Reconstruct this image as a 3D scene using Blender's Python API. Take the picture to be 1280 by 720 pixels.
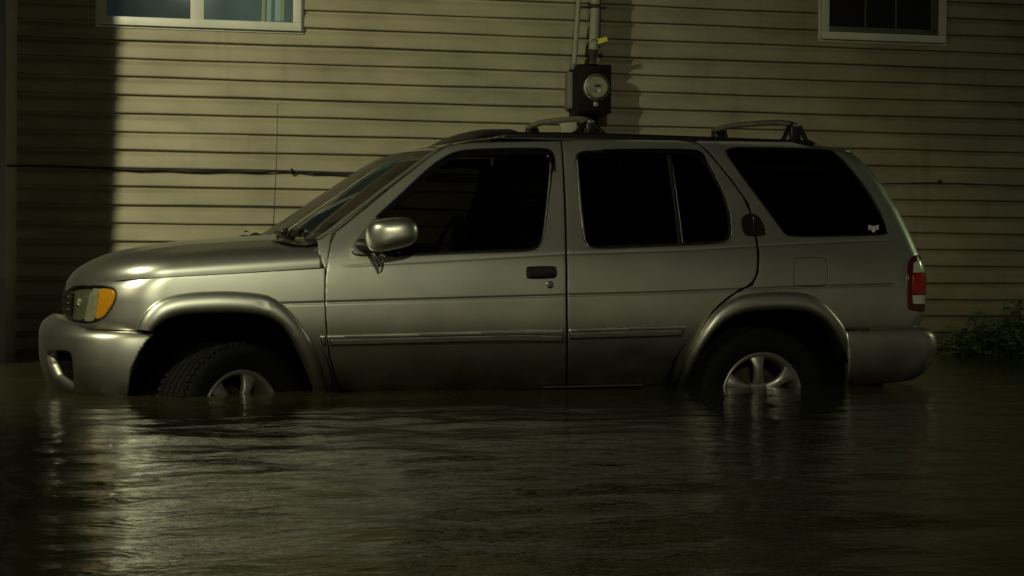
import bpy, bmesh, math, random
import numpy as np
from mathutils import Vector, Matrix
from mathutils.geometry import delaunay_2d_cdt
random.seed(7); rng = np.random.default_rng(7)
for o in list(bpy.data.objects): bpy.data.objects.remove(o)
scn = bpy.context.scene
COL = scn.collection
PI = math.pi

# ------------------------------------------------------------------ camera
F = 2000.0                                   # focal length in pixels of a 1280 px wide picture
CAM = np.array([-0.946, -8.38, 0.572])       # water surface is z = 0, front axle is x = 0, car centre line y = 0
TH = math.radians(16.96); DL = 0.0085; RO = 0.0071
fw0 = np.array([math.sin(TH), math.cos(TH), 0.0])
r0 = np.array([math.cos(TH), -math.sin(TH), 0.0])
FW = fw0*math.cos(DL) - np.array([0, 0, 1.0])*math.sin(DL)
u0 = np.cross(r0, FW)
RT = r0*math.cos(RO) + u0*math.sin(RO)
UP = u0*math.cos(RO) - r0*math.sin(RO)
cd = bpy.data.cameras.new('camera'); cam = bpy.data.objects.new('camera', cd); COL.objects.link(cam)
cd.sensor_width = 36; cd.lens = F/1280*36; cd.clip_end = 500; cd.clip_start = .1
cam.matrix_world = Matrix(((RT[0], UP[0], -FW[0], CAM[0]), (RT[1], UP[1], -FW[1], CAM[1]), (RT[2], UP[2], -FW[2], CAM[2]), (0, 0, 0, 1)))
scn.camera = cam

# ------------------------------------------------------------------ night sky and lamps
w = bpy.data.worlds.new('World'); scn.world = w; w.use_nodes = True
nt = w.node_tree; nt.nodes.clear()
wo = nt.nodes.new('ShaderNodeOutputWorld'); bg = nt.nodes.new('ShaderNodeBackground')
tc = nt.nodes.new('ShaderNodeTexCoord'); sx = nt.nodes.new('ShaderNodeSeparateXYZ')
nt.links.new(tc.outputs['Generated'], sx.inputs[0])
rz = nt.nodes.new('ShaderNodeValToRGB')      # glow of the town on low cloud, strongest near the horizon
rz.color_ramp.elements[0].position = 0.0; rz.color_ramp.elements[0].color = (1.0, .93, .58, 1)
rz.color_ramp.elements[1].position = .75; rz.color_ramp.elements[1].color = (.08, .08, .07, 1)
e = rz.color_ramp.elements.new(.13); e.color = (.62, .58, .38, 1)
e = rz.color_ramp.elements.new(.34); e.color = (.17, .165, .13, 1)
nt.links.new(sx.outputs['Z'], rz.inputs[0])
ry = nt.nodes.new('ShaderNodeMapRange')      # the glow comes from the street side; darker behind the house
ry.inputs['From Min'].default_value = .9; ry.inputs['From Max'].default_value = -.6
ry.inputs['To Min'].default_value = .12; ry.inputs['To Max'].default_value = 1.0
nt.links.new(sx.outputs['Y'], ry.inputs['Value'])
mx = nt.nodes.new('ShaderNodeVectorMath'); mx.operation = 'SCALE'
nt.links.new(rz.outputs[0], mx.inputs[0]); nt.links.new(ry.outputs[0], mx.inputs['Scale'])
rx = nt.nodes.new('ShaderNodeMapRange')      # and mostly from the near end of the street
rx.inputs['From Min'].default_value = .0; rx.inputs['From Max'].default_value = .55
rx.inputs['To Min'].default_value = 1.0; rx.inputs['To Max'].default_value = .38
nt.links.new(sx.outputs['X'], rx.inputs['Value'])
mx2 = nt.nodes.new('ShaderNodeVectorMath'); mx2.operation = 'SCALE'
nt.links.new(mx.outputs[0], mx2.inputs[0]); nt.links.new(rx.outputs[0], mx2.inputs['Scale'])
nt.links.new(mx2.outputs[0], bg.inputs[0]); bg.inputs[1].default_value = .13
nt.links.new(bg.outputs[0], wo.inputs[0])

def lamp(name, loc, energy, col, size, kind='POINT', aim=None, cone=120, blend=1.0):
    l = bpy.data.lights.new(name, kind); o = bpy.data.objects.new(name, l); COL.objects.link(o)
    o.location = loc; l.energy = energy; l.color = col; l.shadow_soft_size = size
    if kind == 'SPOT':
        l.spot_size = math.radians(cone); l.spot_blend = blend
        o.rotation_euler = (Vector(aim)-Vector(loc)).to_track_quat('-Z', 'Y').to_euler()
    return o
lamp('street_lamp_light', (-4.4, -3.6, 4.9), 2050, (1.0, .955, .64), .03, 'SPOT', (-3.4, 2.5, 1.4), 108, 1.0)
lamp('far_street_lamp_light', (19.5, -.6, 6.0), 420, (.80, 1.0, .55), .15)
lamp('street_lamp_light_across', (-2.0, -17.0, 6.3), 1350, (1.0, .98, .66), .09, 'SPOT', (1.2, -.9, .3), 36, 1.0)
scn.view_settings.view_transform = 'Standard'; scn.view_settings.look = 'None'
scn.view_settings.exposure = 0; scn.view_settings.gamma = 1
scn.render.engine = 'CYCLES'

# ------------------------------------------------------------------ geometry tools
def proj(P):
    d = np.asarray(P, float) - CAM; z = d @ FW
    return 640 + F*(d @ RT)/z, 360 - F*(d @ UP)/z
def ray(px, py):
    d = FW + RT*(px-640)/F - UP*(py-360)/F
    return d/np.linalg.norm(d)
def atY(px, py, Y):
    d = ray(px, py); t = (Y-CAM[1])/d[1]; return CAM + d*t
def spline(xs, ys):
    xs = np.array(xs, float); ys = np.array(ys, float); n = len(xs)
    h = np.diff(xs); s = np.diff(ys)/h
    m = np.zeros(n); m[0] = s[0]; m[-1] = s[-1]          # monotone cubic (Fritsch-Carlson)
    for i in range(1, n-1):
        m[i] = 0 if s[i-1]*s[i] <= 0 else (3*(h[i-1]+h[i]))/((2*h[i]+h[i-1])/s[i-1]+(h[i]+2*h[i-1])/s[i])
    def f(x):
        x = np.clip(np.asarray(x, float), xs[0], xs[-1])
        i = np.clip(np.searchsorted(xs, x)-1, 0, n-2)
        t = (x-xs[i])/h[i]; t2 = t*t; t3 = t2*t
        return (2*t3-3*t2+1)*ys[i]+(t3-2*t2+t)*h[i]*m[i]+(-2*t3+3*t2)*ys[i+1]+(t3-t2)*h[i]*m[i+1]
    return f
def natural(xs, ys):                                       # natural cubic spline, smooth curvature
    xs = np.array(xs, float); ys = np.array(ys, float); n = len(xs); h = np.diff(xs)
    A = np.zeros((n, n)); b = np.zeros(n); A[0, 0] = A[-1, -1] = 1
    for i in range(1, n-1):
        A[i, i-1] = h[i-1]; A[i, i] = 2*(h[i-1]+h[i]); A[i, i+1] = h[i]
        b[i] = 6*((ys[i+1]-ys[i])/h[i]-(ys[i]-ys[i-1])/h[i-1])
    M = np.linalg.solve(A, b)
    def f(x):
        x = np.clip(np.asarray(x, float), xs[0], xs[-1]); i = np.clip(np.searchsorted(xs, x)-1, 0, n-2)
        a = (xs[i+1]-x)/h[i]; c = (x-xs[i])/h[i]
        return a*ys[i]+c*ys[i+1]+((a**3-a)*M[i]+(c**3-c)*M[i+1])*h[i]**2/6
    return f
def superell(n, aspect):                                   # quarter superellipse resampled by arc length: sigma -> (cx, cy)
    t = np.linspace(0, PI/2, 2000)
    x = 1-np.cos(t)**(2/n); y = np.sin(t)**(2/n)
    # cx from 0 (end face) to 1 (side), cy from 0 (centre) to 1
    s = np.concatenate([[0], np.cumsum(np.hypot(np.diff(x)*aspect, np.diff(y)))]); L = s[-1]
    return s/L, x, y, L
class Hull:
    """body skin: u runs round the plan outline from the front centre to the rear centre, v is height"""
    def __init__(H, xf, xr, w, af, ar, nf, nr, groove=None, barrel=.035, bx=(1.4, 2.3)):
        H.xf, H.xr, H.w, H.af, H.ar = xf, xr, w, af, ar
        H.S, H.X, H.Y, LF = superell(nf, af/.87); H.LF = LF*.87
        H.Sr, H.Xr, H.Yr, LR = superell(nr, ar/.8); H.LR = LR*.8
        H.groove = groove; H.barrel = barrel; H.bx = bx
    def jf(H, z): return H.xf(z)+H.af
    def kr(H, z): return H.xr(z)-H.ar
    def surf(H, u, z):
        u = np.asarray(u, float); z = np.asarray(z, float)
        jf = H.jf(z); kr = H.kr(z); W = H.w(z)
        sf = np.clip(1-(jf-u)/H.LF, 0, 1); sr = np.clip(1-(u-kr)/H.LR, 0, 1)
        cf = np.interp(sf, H.S, H.X); yf = np.interp(sf, H.S, H.Y)
        cr = np.interp(sr, H.Sr, H.Xr); yr = np.interp(sr, H.Sr, H.Yr)
        x = np.where(u < jf, H.xf(z)+H.af*cf, np.where(u > kr, H.xr(z)-H.ar*cr, u))
        y = W*np.where(u < jf, yf, 1)*np.where(u > kr, yr, 1)
        y = y*(1-H.barrel*np.abs((x-H.bx[0])/H.bx[1])**2.4)
        if H.groove is not None: y = y-H.groove(x, z)*np.where(y > .5, 1, 0)
        return np.stack([x, -y, z], -1)
    def width(H, x, z):
        jf = H.jf(z); kr = H.kr(z)
        if x < H.xf(z) or x > H.xr(z): return -.2
        f = 1.0
        if x < jf: f *= np.interp((x-H.xf(z))/H.af, H.X, H.Y)
        if x > kr: f *= np.interp((H.xr(z)-x)/H.ar, H.Xr, H.Yr)
        y = H.w(z)*f
        return y*(1-H.barrel*abs((x-H.bx[0])/H.bx[1])**2.4)
    def ufrom(H, x, z):
        jf = H.jf(z); kr = H.kr(z)
        if x < jf: return float(jf-(1-np.interp(np.clip((x-H.xf(z))/H.af, 0, 1), H.X, H.S))*H.LF)
        if x > kr: return float(kr+(1-np.interp(np.clip((H.xr(z)-x)/H.ar, 0, 1), H.Xr, H.Sr))*H.LR)
        return float(x)
    def hit(H, px, py):
        d = ray(px, py); t0 = (-1.2-CAM[1])/d[1]; t1 = (-.05-CAM[1])/d[1]
        ts = np.linspace(t0, t1, 90); best = None; prev = None
        for t in ts:
            p = CAM+d*t; g = -p[1]-H.width(p[0], p[2])
            if best is None or g < best[0]: best = (g, t)
            if g < 0 and prev is not None:
                a, b = prev, t
                for _ in range(24):
                    m = (a+b)/2; q = CAM+d*m
                    if -q[1]-H.width(q[0], q[2]) < 0: b = m
                    else: a = m
                q = CAM+d*b; return H.ufrom(q[0], q[2]), float(q[2])
            prev = t
        q = CAM+d*best[1]
        x = min(max(q[0], float(H.xf(q[2]))+.002), float(H.xr(q[2]))-.002)
        return H.ufrom(x, q[2]), float(q[2])
    def hits(H, pts): return [H.hit(*p) for p in pts]

def chaikin(pts, it=2, closed=True):
    for _ in range(it):
        out = []; n = len(pts)
        for i in range(n if closed else n-1):
            a = np.array(pts[i], float); b = np.array(pts[(i+1) % n], float)
            out += [a*.75+b*.25, a*.25+b*.75]
        if not closed: out = [np.array(pts[0], float)]+out+[np.array(pts[-1], float)]
        pts = out
    return [tuple(p) for p in pts]
def densify(poly, step):
    out = []; n = len(poly)
    for i in range(n):
        a = np.array(poly[i]); b = np.array(poly[(i+1) % n]); L = np.linalg.norm(b-a)
        if L < 1e-5: continue
        k = max(1, int(round(L/step)))
        for j in range(k): out.append(tuple(a+(b-a)*j/k))
    return out
def area(poly):
    p = np.array(poly); q = np.roll(p, -1, 0); return .5*float(np.sum(p[:, 0]*q[:, 1]-q[:, 0]*p[:, 1]))
def inset(poly, d):                                        # positive d shrinks
    p = np.array(poly, float)
    if area(poly) < 0: p = p[::-1]
    a = p-np.roll(p, 1, 0); b = np.roll(p, -1, 0)-p
    a /= np.linalg.norm(a, axis=1)[:, None]+1e-12; b /= np.linalg.norm(b, axis=1)[:, None]+1e-12
    na = np.stack([-a[:, 1], a[:, 0]], -1); nb = np.stack([-b[:, 1], b[:, 0]], -1)
    m = na+nb; m /= np.maximum(.35, (m*m).sum(1)/2)[:, None]
    return [tuple(x) for x in p+m*d]
def inside(P, poly):
    poly = np.array(poly); x, y = P[:, 0], P[:, 1]; r = np.zeros(len(P), bool)
    x1, y1 = poly[:, 0], poly[:, 1]; x2, y2 = np.roll(x1, -1), np.roll(y1, -1)
    for a, b, c, d in zip(x1, y1, x2, y2):
        if b == d: continue
        r ^= ((b > y) != (d > y)) & (x < (c-a)*(y-b)/(d-b)+a)
    return r
def segdist(P, poly):
    poly = np.array(poly); D = np.full(len(P), 9.0)
    for a, b in zip(poly, np.roll(poly, -1, 0)):
        ab = b-a; t = np.clip(((P-a) @ ab)/(ab @ ab+1e-12), 0, 1)
        D = np.minimum(D, np.linalg.norm(P-a-t[:, None]*ab, axis=1))
    return D

def newobj(name, me, mat=None, parent=None):
    o = bpy.data.objects.new(name, me); COL.objects.link(o)
    if mat:
        if not me.materials: me.materials.append(mat)
    if parent: o.parent = parent
    return o
def bobj(name, bm, mat, parent=None, smooth=True, angle=None):
    me = bpy.data.meshes.new(name); bmesh.ops.recalc_face_normals(bm, faces=bm.faces); bm.to_mesh(me); bm.free()
    if smooth:
        me.polygons.foreach_set('use_smooth', [True]*len(me.polygons))
        if angle: me.set_sharp_from_angle(angle=math.radians(angle))
    return newobj(name, me, mat, parent)
def gridobj(name, P, mat, parent=None, flip=False, closed_u=False, smooth=True):
    n, m = P.shape[:2]; V = P.reshape(-1, 3); Fc = []
    for i in range(n-1 if not closed_u else n):
        for j in range(m-1):
            a, b = i*m+j, ((i+1) % n)*m+j
            f = (a, b, b+1, a+1); Fc.append(f[::-1] if flip else f)
    me = bpy.data.meshes.new(name); me.from_pydata(V.tolist(), [], Fc); me.validate()
    me.polygons.foreach_set('use_smooth', [smooth]*len(me.polygons))
    return newobj(name, me, mat, parent)
def empty(name, loc=(0, 0, 0)):
    o = bpy.data.objects.new(name, None); COL.objects.link(o); o.location = loc; return o
def tag(o, label=None, cat=None, group=None, kind=None):
    if label: o['label'] = label
    if cat: o['category'] = cat
    if group: o['group'] = group
    if kind: o['kind'] = kind
    return o

def patch(name, surf, poly, holes, mat, parent, step=.012, thick=.012, gap=.0017, off=0.0, roll=.07, creases=None, rim=None):
    """curved sheet-metal panel: outline and holes in (u, v), rolled edges of given depth"""
    loops = [densify(inset(densify(poly, step), gap), step)]
    for h in holes: loops.append(densify(inset(densify(h, step), -gap*.3), step))
    outer = np.array(loops[0]); lo = outer.min(0); hi = outer.max(0)
    gx = np.arange(lo[0], hi[0], step); gy = np.arange(lo[1], hi[1], step)
    G = np.stack(np.meshgrid(gx, gy), -1).reshape(-1, 2)
    if creases:
        for fc in creases:
            ys = fc(G[:, 0]); G = G[np.abs(G[:, 1]-ys) > .016]
            xx = np.arange(lo[0], hi[0], step)
            for dd in (-.014, -.009, -.0045, 0, .0045, .009, .014): G = np.concatenate([G, np.stack([xx, fc(xx)+dd], -1)])
    G = G[inside(G, loops[0])]
    for h in loops[1:]: G = G[~inside(G, h)]
    for l in loops: G = G[segdist(G, l) > step*.45]
    V = []; E = []
    for l in loops:
        b = len(V); V += [Vector(p) for p in l]; n = len(l); E += [(b+i, b+(i+1) % n) for i in range(n)]
    nb = len(V); V += [Vector(p) for p in G]
    vo, eo, fo, ov, oe, of = delaunay_2d_cdt(V, E, [], 0, 1e-6)
    VV = np.array([(p.x, p.y) for p in vo]); T = np.array([f for f in fo if len(f) == 3])
    C = VV[T].mean(1); keep = inside(C, loops[0])
    for h in loops[1:]: keep &= ~inside(C, h)
    T = T[keep]
    e = 1.5e-3
    P = surf(VV[:, 0], VV[:, 1])
    du = surf(VV[:, 0]+e, VV[:, 1])-surf(VV[:, 0]-e, VV[:, 1]); dv = surf(VV[:, 0], VV[:, 1]+e)-surf(VV[:, 0], VV[:, 1]-e)
    N = np.cross(du, dv); N /= np.linalg.norm(N, axis=1)[:, None]+1e-12      # outward (-y on the side)
    P = P+N*off
    # orient triangles to N
    fn = np.cross(P[T[:, 1]]-P[T[:, 0]], P[T[:, 2]]-P[T[:, 0]])
    fl = (fn*N[T[:, 0]]).sum(1) < 0; T[fl] = T[fl][:, ::-1]
    # boundary edges
    cnt = {}
    for t in T:
        for a, b in ((t[0], t[1]), (t[1], t[2]), (t[2], t[0])): cnt[(a, b)] = 1
    B = [(a, b) for (a, b) in cnt if (b, a) not in cnt]
    out = np.zeros_like(P)
    for a, b in B:
        tdir = P[b]-P[a]; o_ = np.cross(tdir, N[a]); l = np.linalg.norm(o_)
        if l > 1e-9: out[a] += o_/l; out[b] += o_/l
    bv = sorted({i for ab in B for i in ab}); ix = {}
    L = list(P); NN = list(N); 
    for i in bv:
        o_ = out[i]/(np.linalg.norm(out[i])+1e-9)
        NN[i] = N[i]*(1-roll)+o_*roll*.9
        ix[i] = len(L); L.append(P[i]-N[i]*thick+o_*.0005); NN.append(o_)
    faces = [tuple(int(q) for q in t) for t in T]
    if thick > 0:
        for a, b in B: faces.append((int(b), int(a), int(ix[a]), int(ix[b])))
    me = bpy.data.meshes.new(name); me.from_pydata([tuple(p) for p in L], [], faces)
    if rim:
        me.materials.append(mat); me.materials.append(rim)
        me.polygons.foreach_set('material_index', [0]*len(T)+[1]*(len(me.polygons)-len(T)))
    me.polygons.foreach_set('use_smooth', [True]*len(me.polygons))
    NN = np.array(NN); NN /= np.linalg.norm(NN, axis=1)[:, None]+1e-9
    me.normals_split_custom_set_from_vertices(NN.tolist())
    return newobj(name, me, mat, parent)
def mirror(o, parent=None, name=None, mat=None):
    me = o.data.copy(); n = len(me.vertices); co = np.empty(n*3); me.vertices.foreach_get('co', co)
    co = co.reshape(-1, 3); co[:, 1] *= -1
    fs = [tuple(p.vertices)[::-1] for p in me.polygons]; sm = [p.use_smooth for p in me.polygons]
    m2 = bpy.data.meshes.new(me.name); m2.from_pydata(co.tolist(), [], fs)
    m2.polygons.foreach_set('use_smooth', sm); m2.set_sharp_from_angle(angle=math.radians(40))
    for m in me.materials: m2.materials.append(m)
    bpy.data.meshes.remove(me)
    c = bpy.data.objects.new(name or o.name.split('.')[0], m2); COL.objects.link(c); c.parent = parent or o.parent
    return c
def tube_bm(bm, pts, r, seg=10, caps=True):
    pts = [Vector(p) for p in pts]; rings = []
    rr = r if hasattr(r, '__len__') else [r]*len(pts)
    ref = None
    for i, p in enumerate(pts):
        t = (pts[min(i+1, len(pts)-1)]-pts[max(i-1, 0)]).normalized()
        if ref is None: ref = t.orthogonal().normalized()
        ref = (ref-t*ref.dot(t)).normalized(); b = t.cross(ref)
        rings.append([bm.verts.new(p+(ref*math.cos(2*PI*k/seg)+b*math.sin(2*PI*k/seg))*rr[i]) for k in range(seg)])
    for a, b in zip(rings, rings[1:]):
        for k in range(seg): bm.faces.new((a[k], a[(k+1) % seg], b[(k+1) % seg], b[k]))
    if caps: bm.faces.new(rings[0][::-1]); bm.faces.new(rings[-1])
def tube(name, pts, r, mat, parent=None, seg=10):
    bm = bmesh.new(); tube_bm(bm, pts, r, seg); return bobj(name, bm, mat, parent, angle=50)
def box_bm(bm, c, s, rot=None, bevel=0, seg=2):
    g = bmesh.ops.create_cube(bm, size=1); vs = g['verts']
    M = Matrix.Translation(Vector(c)) @ (rot.to_4x4() if rot else Matrix()) @ Matrix.Diagonal((*s, 1))
    if bevel:
        bmesh.ops.transform(bm, matrix=Matrix.Diagonal((*s, 1)), verts=vs)
        ed = list({e for v in vs for e in v.link_edges})
        r = bmesh.ops.bevel(bm, geom=ed, offset=bevel, segments=seg, affect='EDGES', profile=.5)
        allv = list({v for f in r['faces'] for v in f.verts} | {v for v in vs if v.is_valid})
        bmesh.ops.transform(bm, matrix=Matrix.Translation(Vector(c)) @ (rot.to_4x4() if rot else Matrix()), verts=allv)
    else: bmesh.ops.transform(bm, matrix=M, verts=vs)
def box(name, c, s, mat, parent=None, rot=None, bevel=.004, seg=2):
    bm = bmesh.new(); box_bm(bm, c, s, rot, bevel, seg); return bobj(name, bm, mat, parent, angle=35)
def lathe(name, prof, M, mat, parent=None, seg=64, angle=30):
    """profile of (radius, height) turned about local z, placed by matrix M"""
    bm = bmesh.new(); rings = []
    for r, h in prof:
        rings.append([bm.verts.new(M @ Vector((r*math.cos(2*PI*k/seg), r*math.sin(2*PI*k/seg), h))) for k in range(seg)])
    for a, b in zip(rings, rings[1:]):
        for k in range(seg): bm.faces.new((a[k], a[(k+1) % seg], b[(k+1) % seg], b[k]))
    return bobj(name, bm, mat, parent, angle=angle)

# ------------------------------------------------------------------ materials
def mat(name, col, rough=.5, metal=0, coat=0, spec=.5, noise=None, bump=None, rvar=0, emit=None, coat_rough=.08, scale=None):
    m = bpy.data.materials.new(name); m.use_nodes = True; nt = m.node_tree; b = nt.nodes['Principled BSDF']
    b.inputs['Base Color'].default_value = (*col, 1); b.inputs['Roughness'].default_value = rough
    b.inputs['Metallic'].default_value = metal; b.inputs['Coat Weight'].default_value = coat
    b.inputs['Coat Roughness'].default_value = coat_rough; b.inputs['Specular IOR Level'].default_value = spec
    tc = nt.nodes.new('ShaderNodeTexCoord'); src = tc.outputs['Object']
    if scale:
        mp = nt.nodes.new('ShaderNodeMapping'); mp.inputs['Scale'].default_value = scale
        nt.links.new(src, mp.inputs[0]); src = mp.outputs[0]
    if noise:
        sc, amt = noise
        n = nt.nodes.new('ShaderNodeTexNoise'); n.inputs['Scale'].default_value = sc; n.inputs['Detail'].default_value = 6
        nt.links.new(src, n.inputs['Vector'])
        r = nt.nodes.new('ShaderNodeMapRange'); r.inputs['From Min'].default_value = .3; r.inputs['From Max'].default_value = .7
        r.inputs['To Min'].default_value = 1-amt; r.inputs['To Max'].default_value = 1+amt*.5
        nt.links.new(n.outputs['Fac'], r.inputs['Value'])
        x = nt.nodes.new('ShaderNodeVectorMath'); x.operation = 'SCALE'; x.inputs[0].default_value = col
        nt.links.new(r.outputs[0], x.inputs['Scale']); nt.links.new(x.outputs[0], b.inputs['Base Color'])
        if rvar:
            q = nt.nodes.new('ShaderNodeMapRange'); q.inputs['From Min'].default_value = .3; q.inputs['From Max'].default_value = .7
            q.inputs['To Min'].default_value = rough-rvar; q.inputs['To Max'].default_value = rough+rvar
            nt.links.new(n.outputs['Fac'], q.inputs['Value']); nt.links.new(q.outputs[0], b.inputs['Roughness'])
    if bump:
        sc, st, dist = bump
        n2 = nt.nodes.new('ShaderNodeTexNoise'); n2.inputs['Scale'].default_value = sc; n2.inputs['Detail'].default_value = 4
        nt.links.new(src, n2.inputs['Vector'])
        bp = nt.nodes.new('ShaderNodeBump'); bp.inputs['Strength'].default_value = st; bp.inputs['Distance'].default_value = dist
        nt.links.new(n2.outputs['Fac'], bp.inputs['Height']); nt.links.new(bp.outputs[0], b.inputs['Normal'])
    if emit:
        b.inputs['Emission Color'].default_value = (*emit[0], 1); b.inputs['Emission Strength'].default_value = emit[1]
    return m
def paint_mat(name='silver_paint'):
    m = mat(name, (.82, .82, .71), .40, .99, .3, noise=(3.2, .10), coat_rough=.14)
    nt = m.node_tree; b = nt.nodes['Principled BSDF']
    # road film, patchy, rougher and browner low down, darkened further as painted-in shade
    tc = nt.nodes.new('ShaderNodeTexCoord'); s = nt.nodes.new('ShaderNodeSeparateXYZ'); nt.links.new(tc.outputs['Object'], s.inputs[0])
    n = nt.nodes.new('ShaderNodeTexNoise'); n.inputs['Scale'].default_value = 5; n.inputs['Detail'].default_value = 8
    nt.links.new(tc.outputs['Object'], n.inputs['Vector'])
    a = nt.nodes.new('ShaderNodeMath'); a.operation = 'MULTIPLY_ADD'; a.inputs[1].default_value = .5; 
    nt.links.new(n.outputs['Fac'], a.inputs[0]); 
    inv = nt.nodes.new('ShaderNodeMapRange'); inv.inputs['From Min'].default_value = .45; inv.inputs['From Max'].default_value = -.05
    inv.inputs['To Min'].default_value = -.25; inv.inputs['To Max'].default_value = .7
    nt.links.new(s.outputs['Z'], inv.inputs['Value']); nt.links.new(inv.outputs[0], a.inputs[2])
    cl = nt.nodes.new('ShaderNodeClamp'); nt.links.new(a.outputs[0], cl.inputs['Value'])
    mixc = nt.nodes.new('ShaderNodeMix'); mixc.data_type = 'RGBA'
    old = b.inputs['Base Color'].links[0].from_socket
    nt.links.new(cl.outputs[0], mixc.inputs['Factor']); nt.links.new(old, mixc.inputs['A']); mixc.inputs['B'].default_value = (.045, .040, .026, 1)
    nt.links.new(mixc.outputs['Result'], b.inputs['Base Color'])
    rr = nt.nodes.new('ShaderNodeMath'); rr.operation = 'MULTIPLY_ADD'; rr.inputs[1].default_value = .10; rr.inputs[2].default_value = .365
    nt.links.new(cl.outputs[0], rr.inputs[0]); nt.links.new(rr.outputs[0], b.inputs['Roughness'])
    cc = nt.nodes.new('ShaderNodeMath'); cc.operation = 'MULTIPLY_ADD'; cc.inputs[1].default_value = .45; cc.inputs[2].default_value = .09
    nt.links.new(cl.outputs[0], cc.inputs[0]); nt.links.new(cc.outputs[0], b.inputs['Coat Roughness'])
    # very faint orange peel
    n3 = nt.nodes.new('ShaderNodeTexNoise'); n3.inputs['Scale'].default_value = 2.5; n3.inputs['Detail'].default_value = 2
    nt.links.new(tc.outputs['Object'], n3.inputs['Vector'])
    bp = nt.nodes.new('ShaderNodeBump'); bp.inputs['Strength'].default_value = .25; bp.inputs['Distance'].default_value = .006
    nt.links.new(n3.outputs['Fac'], bp.inputs['Height']); nt.links.new(bp.outputs[0], b.inputs['Normal'])
    return m
def glass_mat(name, tint, rough=.02, refl=1.0):
    m = bpy.data.materials.new(name); m.use_nodes = True; nt = m.node_tree; nt.nodes.clear()
    o = nt.nodes.new('ShaderNodeOutputMaterial'); t = nt.nodes.new('ShaderNodeBsdfTransparent'); t.inputs[0].default_value = (*tint, 1)
    g = nt.nodes.new('ShaderNodeBsdfGlossy'); g.inputs['Roughness'].default_value = rough; g.inputs['Color'].default_value = (refl, refl, refl, 1)
    fr = nt.nodes.new('ShaderNodeFresnel'); fr.inputs[0].default_value = 1.5
    mx = nt.nodes.new('ShaderNodeMixShader')
    ge = nt.nodes.new('ShaderNodeNewGeometry'); om = nt.nodes.new('ShaderNodeMath'); om.operation = 'SUBTRACT'; om.inputs[0].default_value = 1
    nt.links.new(ge.outputs['Backfacing'], om.inputs[1]); mu = nt.nodes.new('ShaderNodeMath'); mu.operation = 'MULTIPLY'
    nt.links.new(fr.outputs[0], mu.inputs[0]); nt.links.new(om.outputs[0], mu.inputs[1]); nt.links.new(mu.outputs[0], mx.inputs[0]); nt.links.new(t.outputs[0], mx.inputs[1]); nt.links.new(g.outputs[0], mx.inputs[2])
    nt.links.new(mx.outputs[0], o.inputs[0]); return m
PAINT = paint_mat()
BLACK = mat('black_plastic', (.012, .012, .012), .5, noise=(20, .4))
RUBBER = mat('black_rubber', (.010, .010, .010), .42)
VOID = mat('void_black', (.003, .003, .003), .9, spec=.1)  # near-black for hidden inner parts and the backs of openings
CHROME = mat('chrome', (.6, .6, .56), .12, 1)
ALLOY = mat('alloy', (.48, .47, .42), .38, .7, .4, noise=(14, .25))
TYRE = mat('tyre_rubber', (.006, .006, .0055), .8, spec=.25, noise=(25, .5), bump=(120, .4, .002))
TINT = glass_mat('privacy_glass', (.012, .012, .012), refl=.55)
CLEAR = glass_mat('side_glass', (.15, .15, .14), refl=.9)
WSG = glass_mat('windscreen_glass', (.28, .28, .26), .06, .6)
CLOTH = mat('seat_cloth', (.06, .058, .05), .95)
DASH = mat('dashboard_vinyl', (.03, .03, .028), .7)
SMOKE = mat('smoked_acrylic', (.006, .006, .007), .12, coat=.6)

# ------------------------------------------------------------------ street and flood water
def plane(name, x0, x1, y0, y1, z, m, kind='structure'):
    me = bpy.data.meshes.new(name); me.from_pydata([(x0, y0, z), (x1, y0, z), (x1, y1, z), (x0, y1, z)], [], [(0, 1, 2, 3)])
    return tag(newobj(name, me, m), kind=kind)
ASPH = mat('asphalt', (.045, .043, .038), .9, noise=(12, .4), bump=(60, .5, .01))
plane('street', -150, 150, -150, 150, -.42, ASPH)
def water():
    m = bpy.data.materials.new('murky_flood_water'); m.use_nodes = True; nt = m.node_tree; b = nt.nodes['Principled BSDF']
    b.inputs['Base Color'].default_value = (.042, .041, .017, 1); b.inputs['Roughness'].default_value = .07
    b.inputs['IOR'].default_value = 1.33
    tc = nt.nodes.new('ShaderNodeTexCoord')
    def nz(scale, sc, det, rot=0):
        mp = nt.nodes.new('ShaderNodeMapping'); mp.inputs['Scale'].default_value = scale; mp.inputs['Rotation'].default_value = (0, 0, rot)
        nt.links.new(tc.outputs['Object'], mp.inputs[0])
        n = nt.nodes.new('ShaderNodeTexNoise'); n.inputs['Scale'].default_value = sc; n.inputs['Detail'].default_value = det
        n.inputs['Distortion'].default_value = .6
        nt.links.new(mp.outputs[0], n.inputs['Vector']); return n.outputs['Fac']
    b1 = nt.nodes.new('ShaderNodeBump'); b1.inputs['Strength'].default_value = .45; b1.inputs['Distance'].default_value = .012
    nt.links.new(nz((1, 1.7, 1), 8, 4, .3), b1.inputs['Height'])
    b2 = nt.nodes.new('ShaderNodeBump'); b2.inputs['Strength'].default_value = .22; b2.inputs['Distance'].default_value = .004
    nt.links.new(nz((1, 1.6, 1), 38, 3, -.2), b2.inputs['Height']); nt.links.new(b1.outputs[0], b2.inputs['Normal'])
    nt.links.new(b2.outputs[0], b.inputs['Normal'])
    return m
WATER = water()
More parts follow.
